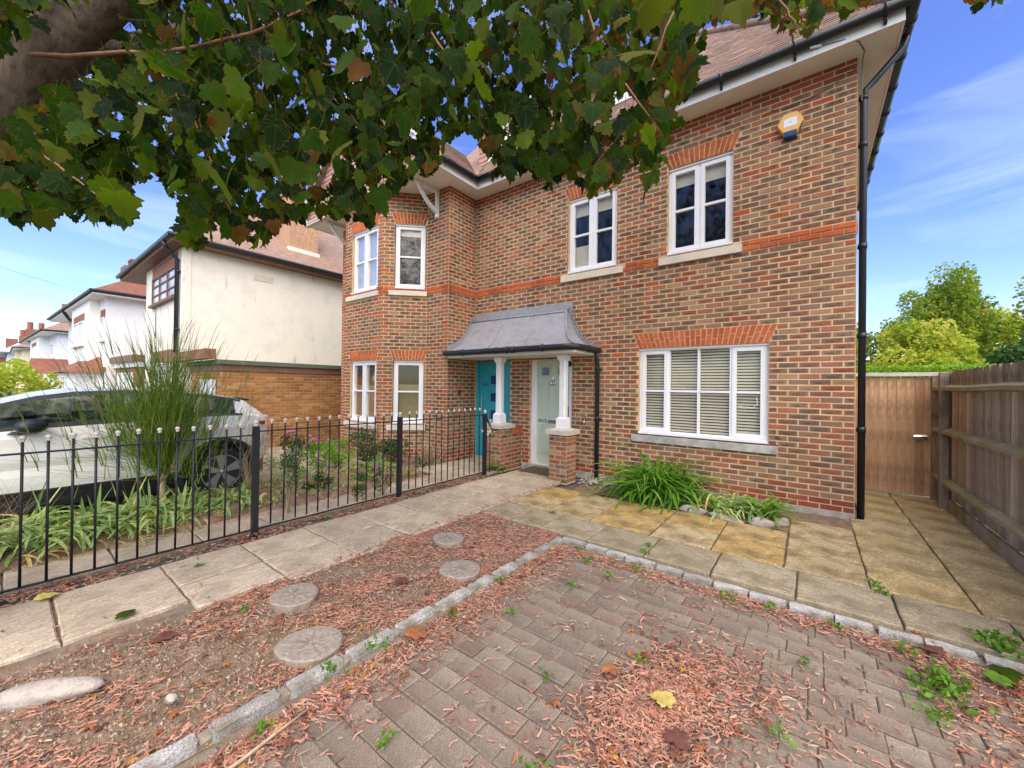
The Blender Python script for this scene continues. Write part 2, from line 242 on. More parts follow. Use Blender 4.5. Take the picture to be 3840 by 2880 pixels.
# ------------------------------------------------------------------ mesh helpers
ORG = {}          # world origin of each object used as a parent
def org(o): return ORG.get(o.name, Vector((0, 0, 0))) if o is not None else Vector((0, 0, 0))
def put(o, parent=None, at=None):
    COL.objects.link(o)
    a = Vector(at) if at is not None else (org(parent) if parent is not None else Vector((0, 0, 0)))
    if parent is not None: o.parent = parent; o.location = a - org(parent)
    else: o.location = a
    ORG[o.name] = a
    return o
def tag(o, label=None, cat=None, group=None, kind=None):
    if label: o['label'] = label
    if cat: o['category'] = cat
    if group: o['group'] = group
    if kind: o['kind'] = kind
    return o
def thing(name, at, label, cat, group=None):
    o = bpy.data.objects.new(name, None); o.empty_display_size = .2
    put(o, None, Vector(at)); return tag(o, label, cat, group)
class MB:
    def __init__(s): s.v = []; s.f = []; s.r = []; s.r2 = []; s.uv = []; s.mi = []; s.cur = (.5, .5); s.m = 0
    def add(s, vs, fs, uvs=None):
        b = len(s.v); s.v.extend(vs)
        for i, f in enumerate(fs):
            s.f.append([b + k for k in f]); s.r.append(s.cur[0]); s.r2.append(s.cur[1]); s.mi.append(s.m)
            s.uv.append(uvs[i] if uvs else None)
    def hexa(s, p):   # 8 points: bottom 4 ccw, top 4
        s.add(p, [(0, 3, 2, 1), (4, 5, 6, 7), (0, 1, 5, 4), (1, 2, 6, 5), (2, 3, 7, 6), (3, 0, 4, 7)])
    def box(s, x0, y0, z0, x1, y1, z1, rz=0, piv=None):
        x0, x1 = min(x0, x1), max(x0, x1); y0, y1 = min(y0, y1), max(y0, y1); z0, z1 = min(z0, z1), max(z0, z1)
        p = [(x0, y0, z0), (x1, y0, z0), (x1, y1, z0), (x0, y1, z0), (x0, y0, z1), (x1, y0, z1), (x1, y1, z1), (x0, y1, z1)]
        if rz:
            c, sn = math.cos(rz), math.sin(rz); a, b = piv or ((x0 + x1) / 2, (y0 + y1) / 2)
            p = [(a + (x - a) * c - (y - b) * sn, b + (x - a) * sn + (y - b) * c, z) for x, y, z in p]
        s.hexa(p)
    def bbox(s, x0, y0, z0, x1, y1, z1, ch=.006):   # box with a chamfered top edge
        p = [(x0, y0, z0), (x1, y0, z0), (x1, y1, z0), (x0, y1, z0), (x0, y0, z1 - ch), (x1, y0, z1 - ch), (x1, y1, z1 - ch), (x0, y1, z1 - ch),
             (x0 + ch, y0 + ch, z1), (x1 - ch, y0 + ch, z1), (x1 - ch, y1 - ch, z1), (x0 + ch, y1 - ch, z1)]
        s.add(p, [(0, 1, 5, 4), (1, 2, 6, 5), (2, 3, 7, 6), (3, 0, 4, 7), (4, 5, 9, 8), (5, 6, 10, 9), (6, 7, 11, 10), (7, 4, 8, 11), (8, 9, 10, 11)])
    def tube(s, pts, rad, n=8, cap=True):
        pts = [Vector(p) for p in pts]; rads = rad if isinstance(rad, (list, tuple)) else [rad] * len(pts)
        vs = []; prev = None
        for i, p in enumerate(pts):
            d = (pts[min(i + 1, len(pts) - 1)] - pts[max(i - 1, 0)]).normalized()
            if prev is None:
                a = Vector((0, 0, 1)) if abs(d.z) < .9 else Vector((1, 0, 0)); u = d.cross(a).normalized()
            else: u = (prev - d * prev.dot(d)).normalized()
            prev = u; v = d.cross(u)
            for k in range(n):
                t = 2 * PI * k / n; vs.append(tuple(p + (u * math.cos(t) + v * math.sin(t)) * rads[i]))
        fs = [(i * n + k, i * n + (k + 1) % n, (i + 1) * n + (k + 1) % n, (i + 1) * n + k) for i in range(len(pts) - 1) for k in range(n)]
        if cap: fs += [tuple(range(n - 1, -1, -1)), tuple((len(pts) - 1) * n + k for k in range(n))]
        s.add(vs, fs)
    def ball(s, c, r, nu=10, nv=7, sz=1.0):
        vs = [(c[0], c[1], c[2] + r * sz)]
        for i in range(1, nv):
            t = PI * i / nv
            for k in range(nu): vs.append((c[0] + r * math.sin(t) * math.cos(2 * PI * k / nu), c[1] + r * math.sin(t) * math.sin(2 * PI * k / nu), c[2] + r * sz * math.cos(t)))
        vs.append((c[0], c[1], c[2] - r * sz)); L = len(vs) - 1
        fs = [(0, 1 + k, 1 + (k + 1) % nu) for k in range(nu)]
        for i in range(nv - 2):
            for k in range(nu): fs.append((1 + i * nu + k, 1 + (i + 1) * nu + k, 1 + (i + 1) * nu + (k + 1) % nu, 1 + i * nu + (k + 1) % nu))
        fs += [(L, 1 + (nv - 2) * nu + (k + 1) % nu, 1 + (nv - 2) * nu + k) for k in range(nu)]
        s.add(vs, fs)
    def prism(s, poly, z0, z1):   # vertical prism over a ccw xy polygon
        n = len(poly); s.add([(x, y, z0) for x, y in poly] + [(x, y, z1) for x, y in poly],
                             [tuple(range(n - 1, -1, -1)), tuple(range(n, 2 * n))] + [(k, (k + 1) % n, n + (k + 1) % n, n + k) for k in range(n)])
    def prismY(s, poly, y0, y1):  # prism over an xz polygon along y
        n = len(poly); s.add([(x, y0, z) for x, z in poly] + [(x, y1, z) for x, z in poly],
                             [tuple(range(n)), tuple(range(2 * n - 1, n - 1, -1))] + [((k + 1) % n, k, n + k, n + (k + 1) % n) for k in range(n)])
    def mesh(s, name, mats, off=Vector((0, 0, 0)), smooth=False):
        m = bpy.data.meshes.new(name)
        m.from_pydata([(x - off[0], y - off[1], z - off[2]) for x, y, z in s.v], [], s.f)
        for mt in (mats if isinstance(mats, (list, tuple)) else [mats]): m.materials.append(mt)
        a = m.attributes.new('rnd', 'FLOAT', 'FACE'); a.data.foreach_set('value', s.r)
        a = m.attributes.new('rnd2', 'FLOAT', 'FACE'); a.data.foreach_set('value', s.r2)
        m.polygons.foreach_set('material_index', s.mi)
        if any(u is not None for u in s.uv):
            uvl = m.uv_layers.new(name='UVMap'); fl = []
            for f, u in zip(s.f, s.uv):
                for k in range(len(f)): fl.extend(u[k] if u else (0, 0))
            uvl.data.foreach_set('uv', fl)
        if smooth: m.polygons.foreach_set('use_smooth', [True] * len(m.polygons))
        m.update(); return m
    def build(s, name, mats, parent=None, smooth=False, at=None):
        off = Vector(at) if at is not None else org(parent) if parent is not None else Vector((0, 0, 0))
        o = bpy.data.objects.new(name, s.mesh(name, mats, off, smooth))
        return put(o, parent, off)
def arrmesh(name, V, F, mat, rnd=None, extra=None, smooth=False):
    """mesh from numpy arrays; F is (n,k); rnd per face; extra = {attr: per-vertex floats}"""
    m = bpy.data.meshes.new(name); n, k = F.shape
    m.vertices.add(len(V)); m.vertices.foreach_set('co', V.astype(np.float32).ravel())
    m.loops.add(n * k); m.loops.foreach_set('vertex_index', F.astype(np.int32).ravel())
    m.polygons.add(n); m.polygons.foreach_set('loop_start', np.arange(0, n * k, k, dtype=np.int32)); m.polygons.foreach_set('loop_total', np.full(n, k, dtype=np.int32))
    if smooth: m.polygons.foreach_set('use_smooth', np.ones(n, dtype=bool))
    m.materials.append(mat)
    if rnd is not None: a = m.attributes.new('rnd', 'FLOAT', 'FACE'); a.data.foreach_set('value', np.asarray(rnd, dtype=np.float32))
    for q, val in (extra or {}).items(): a = m.attributes.new(q, 'FLOAT', 'POINT'); a.data.foreach_set('value', np.asarray(val, dtype=np.float32))
    m.update(calc_edges=True); m.validate(); return m
def meshobj(name, me, parent=None, at=None):
    o = bpy.data.objects.new(name, me); return put(o, parent, Vector(at) if at is not None else None)
def one(name, mat, parent, fn, smooth=False, at=None):
    b = MB(); fn(b); return b.build(name, mat, parent, smooth, at)
# ================================================================== STRUCTURE
# ---- ground
def ground():
    b = MB(); b.add([(-420, -320, -.075), (320, -320, -.075), (320, 320, -.075), (-420, 320, -.075)], [(0, 1, 2, 3)])
    tag(b.build('ground', MT['asphalt']), kind='structure')
ground()
def hgt(x, y, s=1.0):
    return .012 * np.sin(x * 7.3 + 1.7 * np.sin(y * 3.1)) * np.sin(y * 5.9 + x) + .006 * np.sin(x * 23 + y * 17) * np.sin(y * 29 - x * 11)
def soil(name, x0, y0, x1, y1, base, mound=0, step=.04):
    nx, ny = max(2, int((x1 - x0) / step)), max(2, int((y1 - y0) / step))
    X, Y = np.meshgrid(np.linspace(x0, x1, nx), np.linspace(y0, y1, ny)); u = (X - x0) / (x1 - x0); v = (Y - y0) / (y1 - y0)
    Z = base + hgt(X, Y) + mound * np.clip(6 * np.minimum(u, 1 - u), 0, 1) * np.clip(8 * np.minimum(v, 1 - v), 0, 1)
    V = np.stack([X, Y, Z], -1).reshape(-1, 3); i = np.arange(nx * ny).reshape(ny, nx)
    F = np.stack([i[:-1, :-1], i[:-1, 1:], i[1:, 1:], i[1:, :-1]], -1).reshape(-1, 4)
    return tag(meshobj(name, arrmesh(name, V, F, MT['soil'], smooth=True)), kind='structure')
soil('mulch_bed', -4.86, -8.4, -2.50, -2.66, -.026)
soil('wall_bed', -3.35, -.98, .02, .02, -.022)
soil('garden_bed', -7.05, -8.6, -5.62, -1.75, -.02, .11)
soil('bay_bed', -9.9, -1.72, -5.95, .1, -.03, .04)
soil('driveway_edge', .15, -3.9, 1.05, -2.0, -.05)
# ---- driveway of tumbled pavers
drive = one('driveway', MT['bedding'], None, lambda b: b.box(-2.473, -8.2, -.07, 2.6, -2.90, -.0225)); tag(drive, kind='structure')
def pavers():
    var = {}
    for L in (.105, .14, .175, .21):
        for q in range(6):
            b = MB(); b.cur = (R.random(), .5); j = lambda: R.uniform(-.003, .003)
            b.bbox(-L / 2 + .002 + j(), -.065 + j(), -.04, L / 2 - .002 + j(), .065 + j(), 0, .006)
            var[(L, q)] = b.mesh('paver', MT['paver'])
    stuff = MB(); cells = []
    y = -2.975; row = 0
    while y > -8.0:
        x = -2.475
        while x < 2.5:
            L = R.choice((.14, .14, .175, .175, .21, .21)); cells.append((x + L / 2, y, L)); x += L
        y -= .135; row += 1
    cells.sort(key=lambda c: ((c[0] + .45) ** 2 + (c[1] + 6.34) ** 2) + (1e3 if not (inview(c[0], c[1])) else 0))
    for i, (x, y, L) in enumerate(cells):
        z = -.012 + R.uniform(-.004, .004)
        if i < 298:
            o = bpy.data.objects.new('paver', var[(L, R.randrange(6))]); put(o, drive, Vector((x, y, z))); o.rotation_euler = (R.uniform(-.02, .02), R.uniform(-.02, .02), R.uniform(-.025, .025))
        else:
            stuff.cur = (R.random(), .5); stuff.bbox(x - L / 2 + .002, y - .065, z - .04, x + L / 2 - .002, y + .065, z, .006)
    tag(stuff.build('paving_blocks', MT['paver'], drive), kind='stuff')
def project(P):
    d = np.asarray(P, float) - CAMPOS; z = -(d @ CB)
    return 1106 + 844 * (d @ CX) / np.maximum(z, 1e-3), 829.5 - 844 * (d @ CU) / np.maximum(z, 1e-3), z     # the photo's 2212 x 1659 frame
def inview(x, y, z=0, m=30):
    a, b_, c = project((x, y, z)); return c > .1 and -m < a < 2212 + m and -m < b_ < 1659 + m
pavers()
# ---- granite kerb
kerb = one('kerb', MT['bedding'], None, lambda b: (b.box(-2.585, -8.2, -.07, -2.475, -2.80, -.024), b.box(-2.475, -2.895, -.07, .75, -2.80, -.012))); tag(kerb, kind='structure')
def sett(cx, cy, L, along, wid, h):
    b = MB(); b.cur = (R.random(), .5); n = 6; vs = []
    for i in range(n):
        u = -L / 2 + L * (0, .04, .33, .67, .96, 1)[i]; taper = 1 if 0 < i < n - 1 else .93
        for v, z in ((-1, -.06), (-1, h * .82), (-.86, h), (.0, h * 1.04), (.86, h), (1, h * .82), (1, -.06)):
            a = u + R.uniform(-.004, .004); c = v * wid / 2 * taper + R.uniform(-.006, .006); zz = z * (1 if 0 < i < n - 1 else .94) + R.uniform(-.004, .004)
            vs.append((cx + c, cy + a, zz) if along == 'y' else (cx + a, cy + c, zz))
    fs = []
    for i in range(n - 1):
        for k in range(6): q = (i * 7 + k, i * 7 + k + 1, (i + 1) * 7 + k + 1, (i + 1) * 7 + k); fs.append(q if along != 'y' else q[::-1])
    fs += [tuple(range(7)) if along == 'y' else tuple(range(6, -1, -1)), tuple((n - 1) * 7 + k for k in (range(6, -1, -1) if along == 'y' else range(7)))]
    b.add(vs, fs); b.build('sett', MT['sett'], kerb, False, at=(cx, cy, 0))
y = -7.9; xk = lambda yy: -2.575 + .105 * (yy + 6) / 3.2 if yy > -6 else -2.575
while y < -2.9:
    L = R.uniform(.21, .29); L = min(L, -2.86 - y)
    if L < .1: break
    sett(xk(y) + .028, y + L / 2, L, 'y', .078, .024)
    b = MB(); b.cur = (.2, .5); g = R.uniform(.04, .07); b.bbox(xk(y) - .008, y + L - .004, -.06, xk(y) + .062, y + L + g, .010, .012); b.build('mortar_joint', MT['oldmortar'], kerb); y += L + g * .85
x = -2.44
while x < .62:
    L = R.uniform(.17, .25); sett(x + L / 2, -2.845 + .02 * math.sin(x * 2), L, 'x', .095, .016); x += L + R.uniform(.012, .04)
# ---- slabs
def slabs(name, cells, mat, bed, under='bedding', zt=0, riv=.004, alt=None):
    s = one(name, MT[under], None, lambda b: [b.box(*q) for q in bed]); tag(s, kind='structure')
    for (x0, y0, x1, y1) in cells:
        b = MB(); b.cur = (R.random(), .5); g = .007; n = 5; ch = .008
        rz = R.uniform(-.006, .006); z = zt + R.uniform(-.004, .004); tx, ty = R.uniform(-.004, .004), R.uniform(-.004, .004)
        cx, cy = (x0 + x1) / 2, (y0 + y1) / 2; hx, hy = (x1 - x0) / 2 - g, (y1 - y0) / 2 - g
        vs = []
        ring = []
        for i in range(4):
            ax, ay = [(-1, -1), (1, -1), (1, 1), (-1, 1)][i]; bx, by = [(1, -1), (1, 1), (-1, 1), (-1, -1)][i]
            for k in range(n): t = k / n; ring.append(((ax + (bx - ax) * t) * hx + R.uniform(-1, 1) * riv, (ay + (by - ay) * t) * hy + R.uniform(-1, 1) * riv))
        N = len(ring)
        for (x, y) in ring: vs.append((cx + x, cy + y, z - .045))
        for (x, y) in ring: vs.append((cx + x, cy + y, z - ch + tx * x + ty * y))
        for (x, y) in ring: vs.append((cx + x * (1 - .03), cy + y * (1 - .03), z + tx * x + ty * y + R.uniform(-.002, .002)))
        vs.append((cx, cy, z + R.uniform(-.002, .003)))
        fs = [(k, (k + 1) % N, N + (k + 1) % N, N + k) for k in range(N)] + [(N + k, N + (k + 1) % N, 2 * N + (k + 1) % N, 2 * N + k) for k in range(N)] + [(2 * N + k, 2 * N + (k + 1) % N, 3 * N) for k in range(N)]
        b.add(vs, fs); b.build('slab', MT[alt if alt and cx > .0 else mat], s, at=(cx, cy, 0))
    return s
pc = []
ys = [-6.72, -6.09, -5.49, -4.915, -4.32, -3.74, -3.16, -2.62, -2.05, -1.46, -.86, -.28]
for a, bb in zip(ys[:-1], ys[1:]):
    off = 0 if a > -5.6 else .03
    pc.append((-4.80, a + R.uniform(-.01, .01), -4.255, bb))
    pc.append((-4.245 - (.0 if a > -6 else .25), a, -3.70 - (.1 if a < -5.45 else 0) - (.16 if a < -6 else 0), bb))
pc.append((-4.95, -7.3, -4.3, -6.74)); pc.append((-4.28, -7.3, -3.95, -6.74))
pc.append((-4.80, -.27, -3.98, .06))
slabs('garden_path', pc, 'slab', [(-4.83, -7.4, -.07, -3.76, .07, -.03)])
px = [-2.83, -2.25, -1.67, -1.105, -.52, .06, .64, 1.03]
gc = [(a, -2.69, b, -2.145) for a, b in zip([-3.69] + [-3.25] + px[:-1], [-3.25] + px)]
yc = []
yy = [-2.13, -1.6, -1.06, -.52, .02]
for j, (a, bb) in enumerate(zip(yy[:-1], yy[1:])):
    sh = .0 if j % 2 == 0 else .0
    for a2, b2 in zip([-3.68, -3.1, -2.5, -1.79, -1.205, -.62, -.05, .53], [-3.1, -2.5, -1.79, -1.205, -.62, -.05, .53, 1.03]):
        if j < 2 or a2 > -.1 or (j == 2 and a2 > -.7): yc.append((a2 + sh, a, b2 + sh, bb))
for j in range(4):
    for a2, b2 in ((.06, .53), (.53, 1.03)): yc.append((a2, .02 + .5 * j, b2, .52 + .5 * j))
slabs('grey_patio', gc, 'gslab', [(-3.70, -2.79, -.07, 1.04, -2.138, -.03)])
slabs('yellow_patio', yc, 'yslab', [(-3.69, -2.136, -.07, 1.04, -.97, -.028), (.02, -.968, -.07, 1.04, 2.05, -.029)], alt='mslab')
nc = []
yv = [-8.2 + .6 * i for i in range(12)]
for i in range(11):
    nc.append((-5.68, yv[i] + .1, -5.16, yv[i + 1] + .1))
for a2 in (-6.3, -5.72): nc += [(a2, -1.64, a2 + .57, -1.05), (a2, -1.04, a2 + .57, -.45)]
nc += [(-6.3, -.44, -5.73, .04), (-5.72, -.44, -5.15, .04), (-5.15, -1.04, -5.02, -.45)]
slabs('neighbour_path', nc, 'slab', [(-5.72, -8.3, -.07, -5.10, -1.62, -.032), (-6.31, -1.618, -.07, -5.12, .05, -.033)])
nd = one('neighbour_drive', MT['gslab'], None, lambda b: b.box(-10.9, -9.5, -.07, -7.06, -1.74, -.03)); tag(nd, kind='structure')
# ================================================================== THE BRICK HOUSE
HO = (-5.2, 0, 0)
house = thing('brick_house', HO, 'large red and brown brick house with white windows and grey lead porch roof', 'house')
BZ = 3.65 - 49 * .075
brickcand = []       # full bricks that may become objects: (distance, kind, centre, dirs, rnd)
BST = MB(); RST = MB(); DST = MB()
def wallpt(o, d, n, u, z, k): return (o[0] + d[0] * u + n[0] * k, o[1] + d[1] * u + n[1] * k, z)
def brickbox(b, o, d, n, u0, u1, z0, z1, proud=0, deep=.02):
    ch = .004; F = lambda u, z, k: wallpt(o, d, n, u, z, k)
    vs = [F(u0, z0, -deep), F(u1, z0, -deep), F(u1, z1, -deep), F(u0, z1, -deep),
          F(u0, z0, proud - ch), F(u1, z0, proud - ch), F(u1, z1, proud - ch), F(u0, z1, proud - ch),
          F(u0 + ch, z0 + ch, proud), F(u1 - ch, z0 + ch, proud), F(u1 - ch, z1 - ch, proud), F(u0 + ch, z1 - ch, proud)]
    fs = [(8, 9, 10, 11), (4, 5, 9, 8), (5, 6, 10, 9), (6, 7, 11, 10), (7, 4, 8, 11), (0, 1, 5, 4), (1, 2, 6, 5), (2, 3, 7, 6), (3, 0, 4, 7)]
    a, c = .02, .06
    lo = [(0, 0), (1, 0), (1, 1), (0, 1)]; hi = [(a, c), (1 - a, c), (1 - a, 1 - c), (a, 1 - c)]
    uv = [hi] + [[lo[k], lo[(k + 1) % 4], hi[(k + 1) % 4], hi[k]] for k in range(4)] + [[(0, 0)] * 4] * 4
    if d[1] * n[0] - d[0] * n[1] < 0: fs = [f[::-1] for f in fs]; uv = [q[::-1] for q in uv]
    b.add(vs, fs, uv)
def cut(ivs, a, b):
    r = []
    for p, q in ivs:
        if b <= p or a >= q: r.append((p, q))
        else:
            if a > p: r.append((p, a))
            if b < q: r.append((b, q))
    return r
def brickwall(o, d, n, L, z0, z1, holes=(), arches=(), indiv=False, quoin=(), mirror=False):
    """stretcher bond on a wall; holes (u0,u1,z0,z1); arches (u0,u1,zb,zt,skew) get gauged red voussoirs"""
    c = 0
    while True:
        za = BZ + c * .075 + .007; zb = za + .061; zc = (za + zb) / 2
        if za > z1: break
        if zb > z0 + .02:
            za2, zb2 = max(za, z0), min(zb, z1)
            first = .225 if c % 2 == 0 else .1125
            u = 0; k = 0
            while u < L:
                w_ = first if k == 0 else .225
                p, q = u + .007, min(u + w_ - .007, L); u += w_; k += 1
                if q - p < .02 or zb2 - za2 < .015: continue
                iv = [(p, q)]
                for h in holes:
                    if h[2] < zc < h[3]: iv = cut(iv, h[0] - .003, h[1] + .003)
                for a in arches:
                    if a[2] - .03 < zc < a[3] - .005:
                        t = (zc - a[2]) / (a[3] - a[2]); iv = cut(iv, a[0] - a[4] * t - .008, a[1] + a[4] * t + .008)
                for (p2, q2) in iv:
                    if q2 - p2 < .025: continue
                    red = c in (47, 48); dk = c >= 73 or (c in (1, 2))
                    r1, r2 = R.random(), R.choice((0, .25, .6, .85, 1, 1))
                    if quoin and ((u <= .24 and 'a' in quoin) or (u >= L - .02 and 'b' in quoin)): r1 = R.choice((.35, .88, .9, .97, .5)); r2 *= .4
                    full = abs((q2 - p2) - .211) < .001 and zb2 - za2 > .058
                    pr = .011 if red else R.uniform(-.0015, .0025)
                    if indiv and full and not red and not dk:
                        brickcand.append((o, d, n, p2, za2, pr, r1, r2)); continue
                    tgt = RST if red else DST if dk else BST
                    tgt.cur = (r1, r2); brickbox(tgt, o, d, n, p2, q2, za2, zb2, pr)
        c += 1
    # mortar sheet on a grid of the openings' edges
    us = sorted({0, L} | {h[0] for h in holes} | {h[1] for h in holes}); zs = sorted({z0, z1} | {h[2] for h in holes} | {h[3] for h in holes})
    us = [u for u in us if 0 <= u <= L]; zs = [z for z in zs if z0 <= z <= z1]
    for i in range(len(us) - 1):
        for j in range(len(zs) - 1):
            uc, zc = (us[i] + us[i + 1]) / 2, (zs[j] + zs[j + 1]) / 2
            if any(h[0] < uc < h[1] and h[2] < zc < h[3] for h in holes): continue
            WM.add([wallpt(o, d, n, us[i], zs[j], -.0035), wallpt(o, d, n, us[i + 1], zs[j], -.0035), wallpt(o, d, n, us[i + 1], zs[j + 1], -.0035), wallpt(o, d, n, us[i], zs[j + 1], -.0035)], [(0, 1, 2, 3)])
    for h in holes:     # reveals
        for (ua, ub, a, b) in ((h[0], h[0], h[2], h[3]), (h[1], h[1], h[2], h[3])):
            WM.add([wallpt(o, d, n, ua, a, -.007), wallpt(o, d, n, ua, b, -.007), wallpt(o, d, n, ua, b, -.16), wallpt(o, d, n, ua, a, -.16)], [(0, 1, 2, 3)])
        for z in (h[2], h[3]):
            WM.add([wallpt(o, d, n, h[0], z, -.007), wallpt(o, d, n, h[1], z, -.007), wallpt(o, d, n, h[1], z, -.16), wallpt(o, d, n, h[0], z, -.16)], [(0, 1, 2, 3)])
    for a in arches:
        b = MB(); N = max(5, int(round((a[1] - a[0] + 2 * a[4]) / .078)))
        for k in range(N):
            def line(t, f):   # u at fraction f along the arch at height t
                lo, hi = a[0] - a[4] * t, a[1] + a[4] * t; return lo + (hi - lo) * f
            g = .0085; splits = [(0, .35), (.41, 1)] if k % 2 else [(0, .59), (.65, 1)]
            for (t0, t1) in splits:
                b.cur = (R.random(), 0); H = a[3] - a[2]
                pts = []
                for kk in (-.02, .004):
                    pts += [wallpt(o, d, n, line(t0, k / N) + g, a[2] + H * t0, kk), wallpt(o, d, n, line(t0, (k + 1) / N) - g, a[2] + H * t0, kk),
                            wallpt(o, d, n, line(t1, (k + 1) / N) - g, a[2] + H * t1, kk), wallpt(o, d, n, line(t1, k / N) + g, a[2] + H * t1, kk)]
                b.hexa(pts)
        b.build('window_arch', MT['red'], house)
WM = MB()
ZT = 5.66; IX = -6.34
# recess facade, measured from the right-hand corner leftwards
D = (-1, 0, 0); FN = (0, -1, 0); O0 = (0, 0, 0)
Hs = [(.89, 2.67, .83, 2.20), (3.08, 4.01, 3.64, 5.0), (1.34, 2.24, 3.64, 5.0), (3.90, 4.82, .0, 2.10), (5.32, 6.30, .0, 2.10),
      (.78, 2.77, .695, .815), (2.955, 4.14, 3.497, 3.632), (1.218, 2.363, 3.497, 3.632)]
As = [(.89, 2.67, 2.206, 2.446, .10), (3.08, 4.01, 5.005, 5.221, .09), (1.34, 2.24, 5.005, 5.221, .09)]
brickwall(O0, D, FN, 6.34, 0.045, ZT, Hs, As, indiv=True)
brickwall((IX, -.79, 0), (0, 1, 0), (1, 0, 0), .79, -.02, ZT)                      # return wall
brickwall((IX, -.79, 0), (-1, 0, 0), FN, .66, -.02, ZT, quoin='a')
c2 = .70711
brickwall((-7.0, -.79, 0), (-c2, -c2, 0), (c2, -c2, 0), .945, -.02, ZT, [(.04, .69, 3.62, 4.99), (.04, .69, .75, 2.08), (0, .80, 3.46, 3.585), (0, .80, .60, .72)], [(.05, .68, 5.0, 5.221, .075), (.05, .68, 2.086, 2.297, .075)], quoin='b')
brickwall((-7.668, -1.458, 0), (-1, 0, 0), FN, 1.455, -.02, ZT, [(.15, 1.17, 3.62, 4.99), (.15, 1.17, .75, 2.08), (.10, 1.34, 3.46, 3.585), (.10, 1.34, .60, .72)], [(.16, 1.16, 5.0, 5.221, .08), (.16, 1.16, 2.086, 2.297, .08)], quoin='ab')
brickwall((-9.123, -1.458, 0), (-c2, c2, 0), (-c2, -c2, 0), .945, -.02, ZT)
brickwall((-9.79, -.79, 0), (-1, 0, 0), FN, .64, -.02, ZT, quoin='b')
brickwall((0, 0, 0), (0, 1, 0), (1, 0, 0), 5.35, .045, ZT)                          # right flank
brickwall((-10.43, -.79, 0), (0, 1, 0), (-1, 0, 0), 6.1, .0, ZT)
WM.add([(0, 5.35, 0), (-10.43, 5.35, 0), (-10.43, 5.35, ZT), (0, 5.35, ZT)], [(0, 1, 2, 3)])
WM.build('wall', MT['mortar'], house)
one('plinth', MT['sillw'], house, lambda b: b.box(-6.33, -.012, -.06, .004, .01, .05))
brickcand.sort(key=lambda q: (q[0][0] + q[1][0] * q[3] + .448) ** 2 + (q[0][1] + 6.337) ** 2 + (q[4] - 1.55) ** 2)
bvar = []
for i in range(30):
    b = MB(); b.cur = ((i + .5) / 30, (0, .3, .6, .85, 1, 1)[i * 7 % 6]); brickbox(b, (.1055, 0, 0), (-1, 0, 0), FN, 0, .211, -.0305, .0305)
    bvar.append(b.mesh('brick', MT['brick']))
for i, (o, d, n, u, z, pr, r1, r2) in enumerate(brickcand):
    if i < 298:
        ob = bpy.data.objects.new('brick', bvar[min(29, int(r1 * 30))]); c = wallpt(o, d, n, u + .1055, z + .0305, pr); put(ob, house, Vector(c)); ob.rotation_euler = (0, 0, R.uniform(-.004, .004))
    else: BST.cur = (r1, r2); brickbox(BST, o, d, n, u, u + .211, z, z + .061, pr)
tag(BST.build('brickwork', MT['brick'], house), kind='stuff')
tag(RST.build('red_band_course', MT['red'], house), kind='stuff')
tag(DST.build('red_brick_course', MT['darkred'], house), kind='stuff')
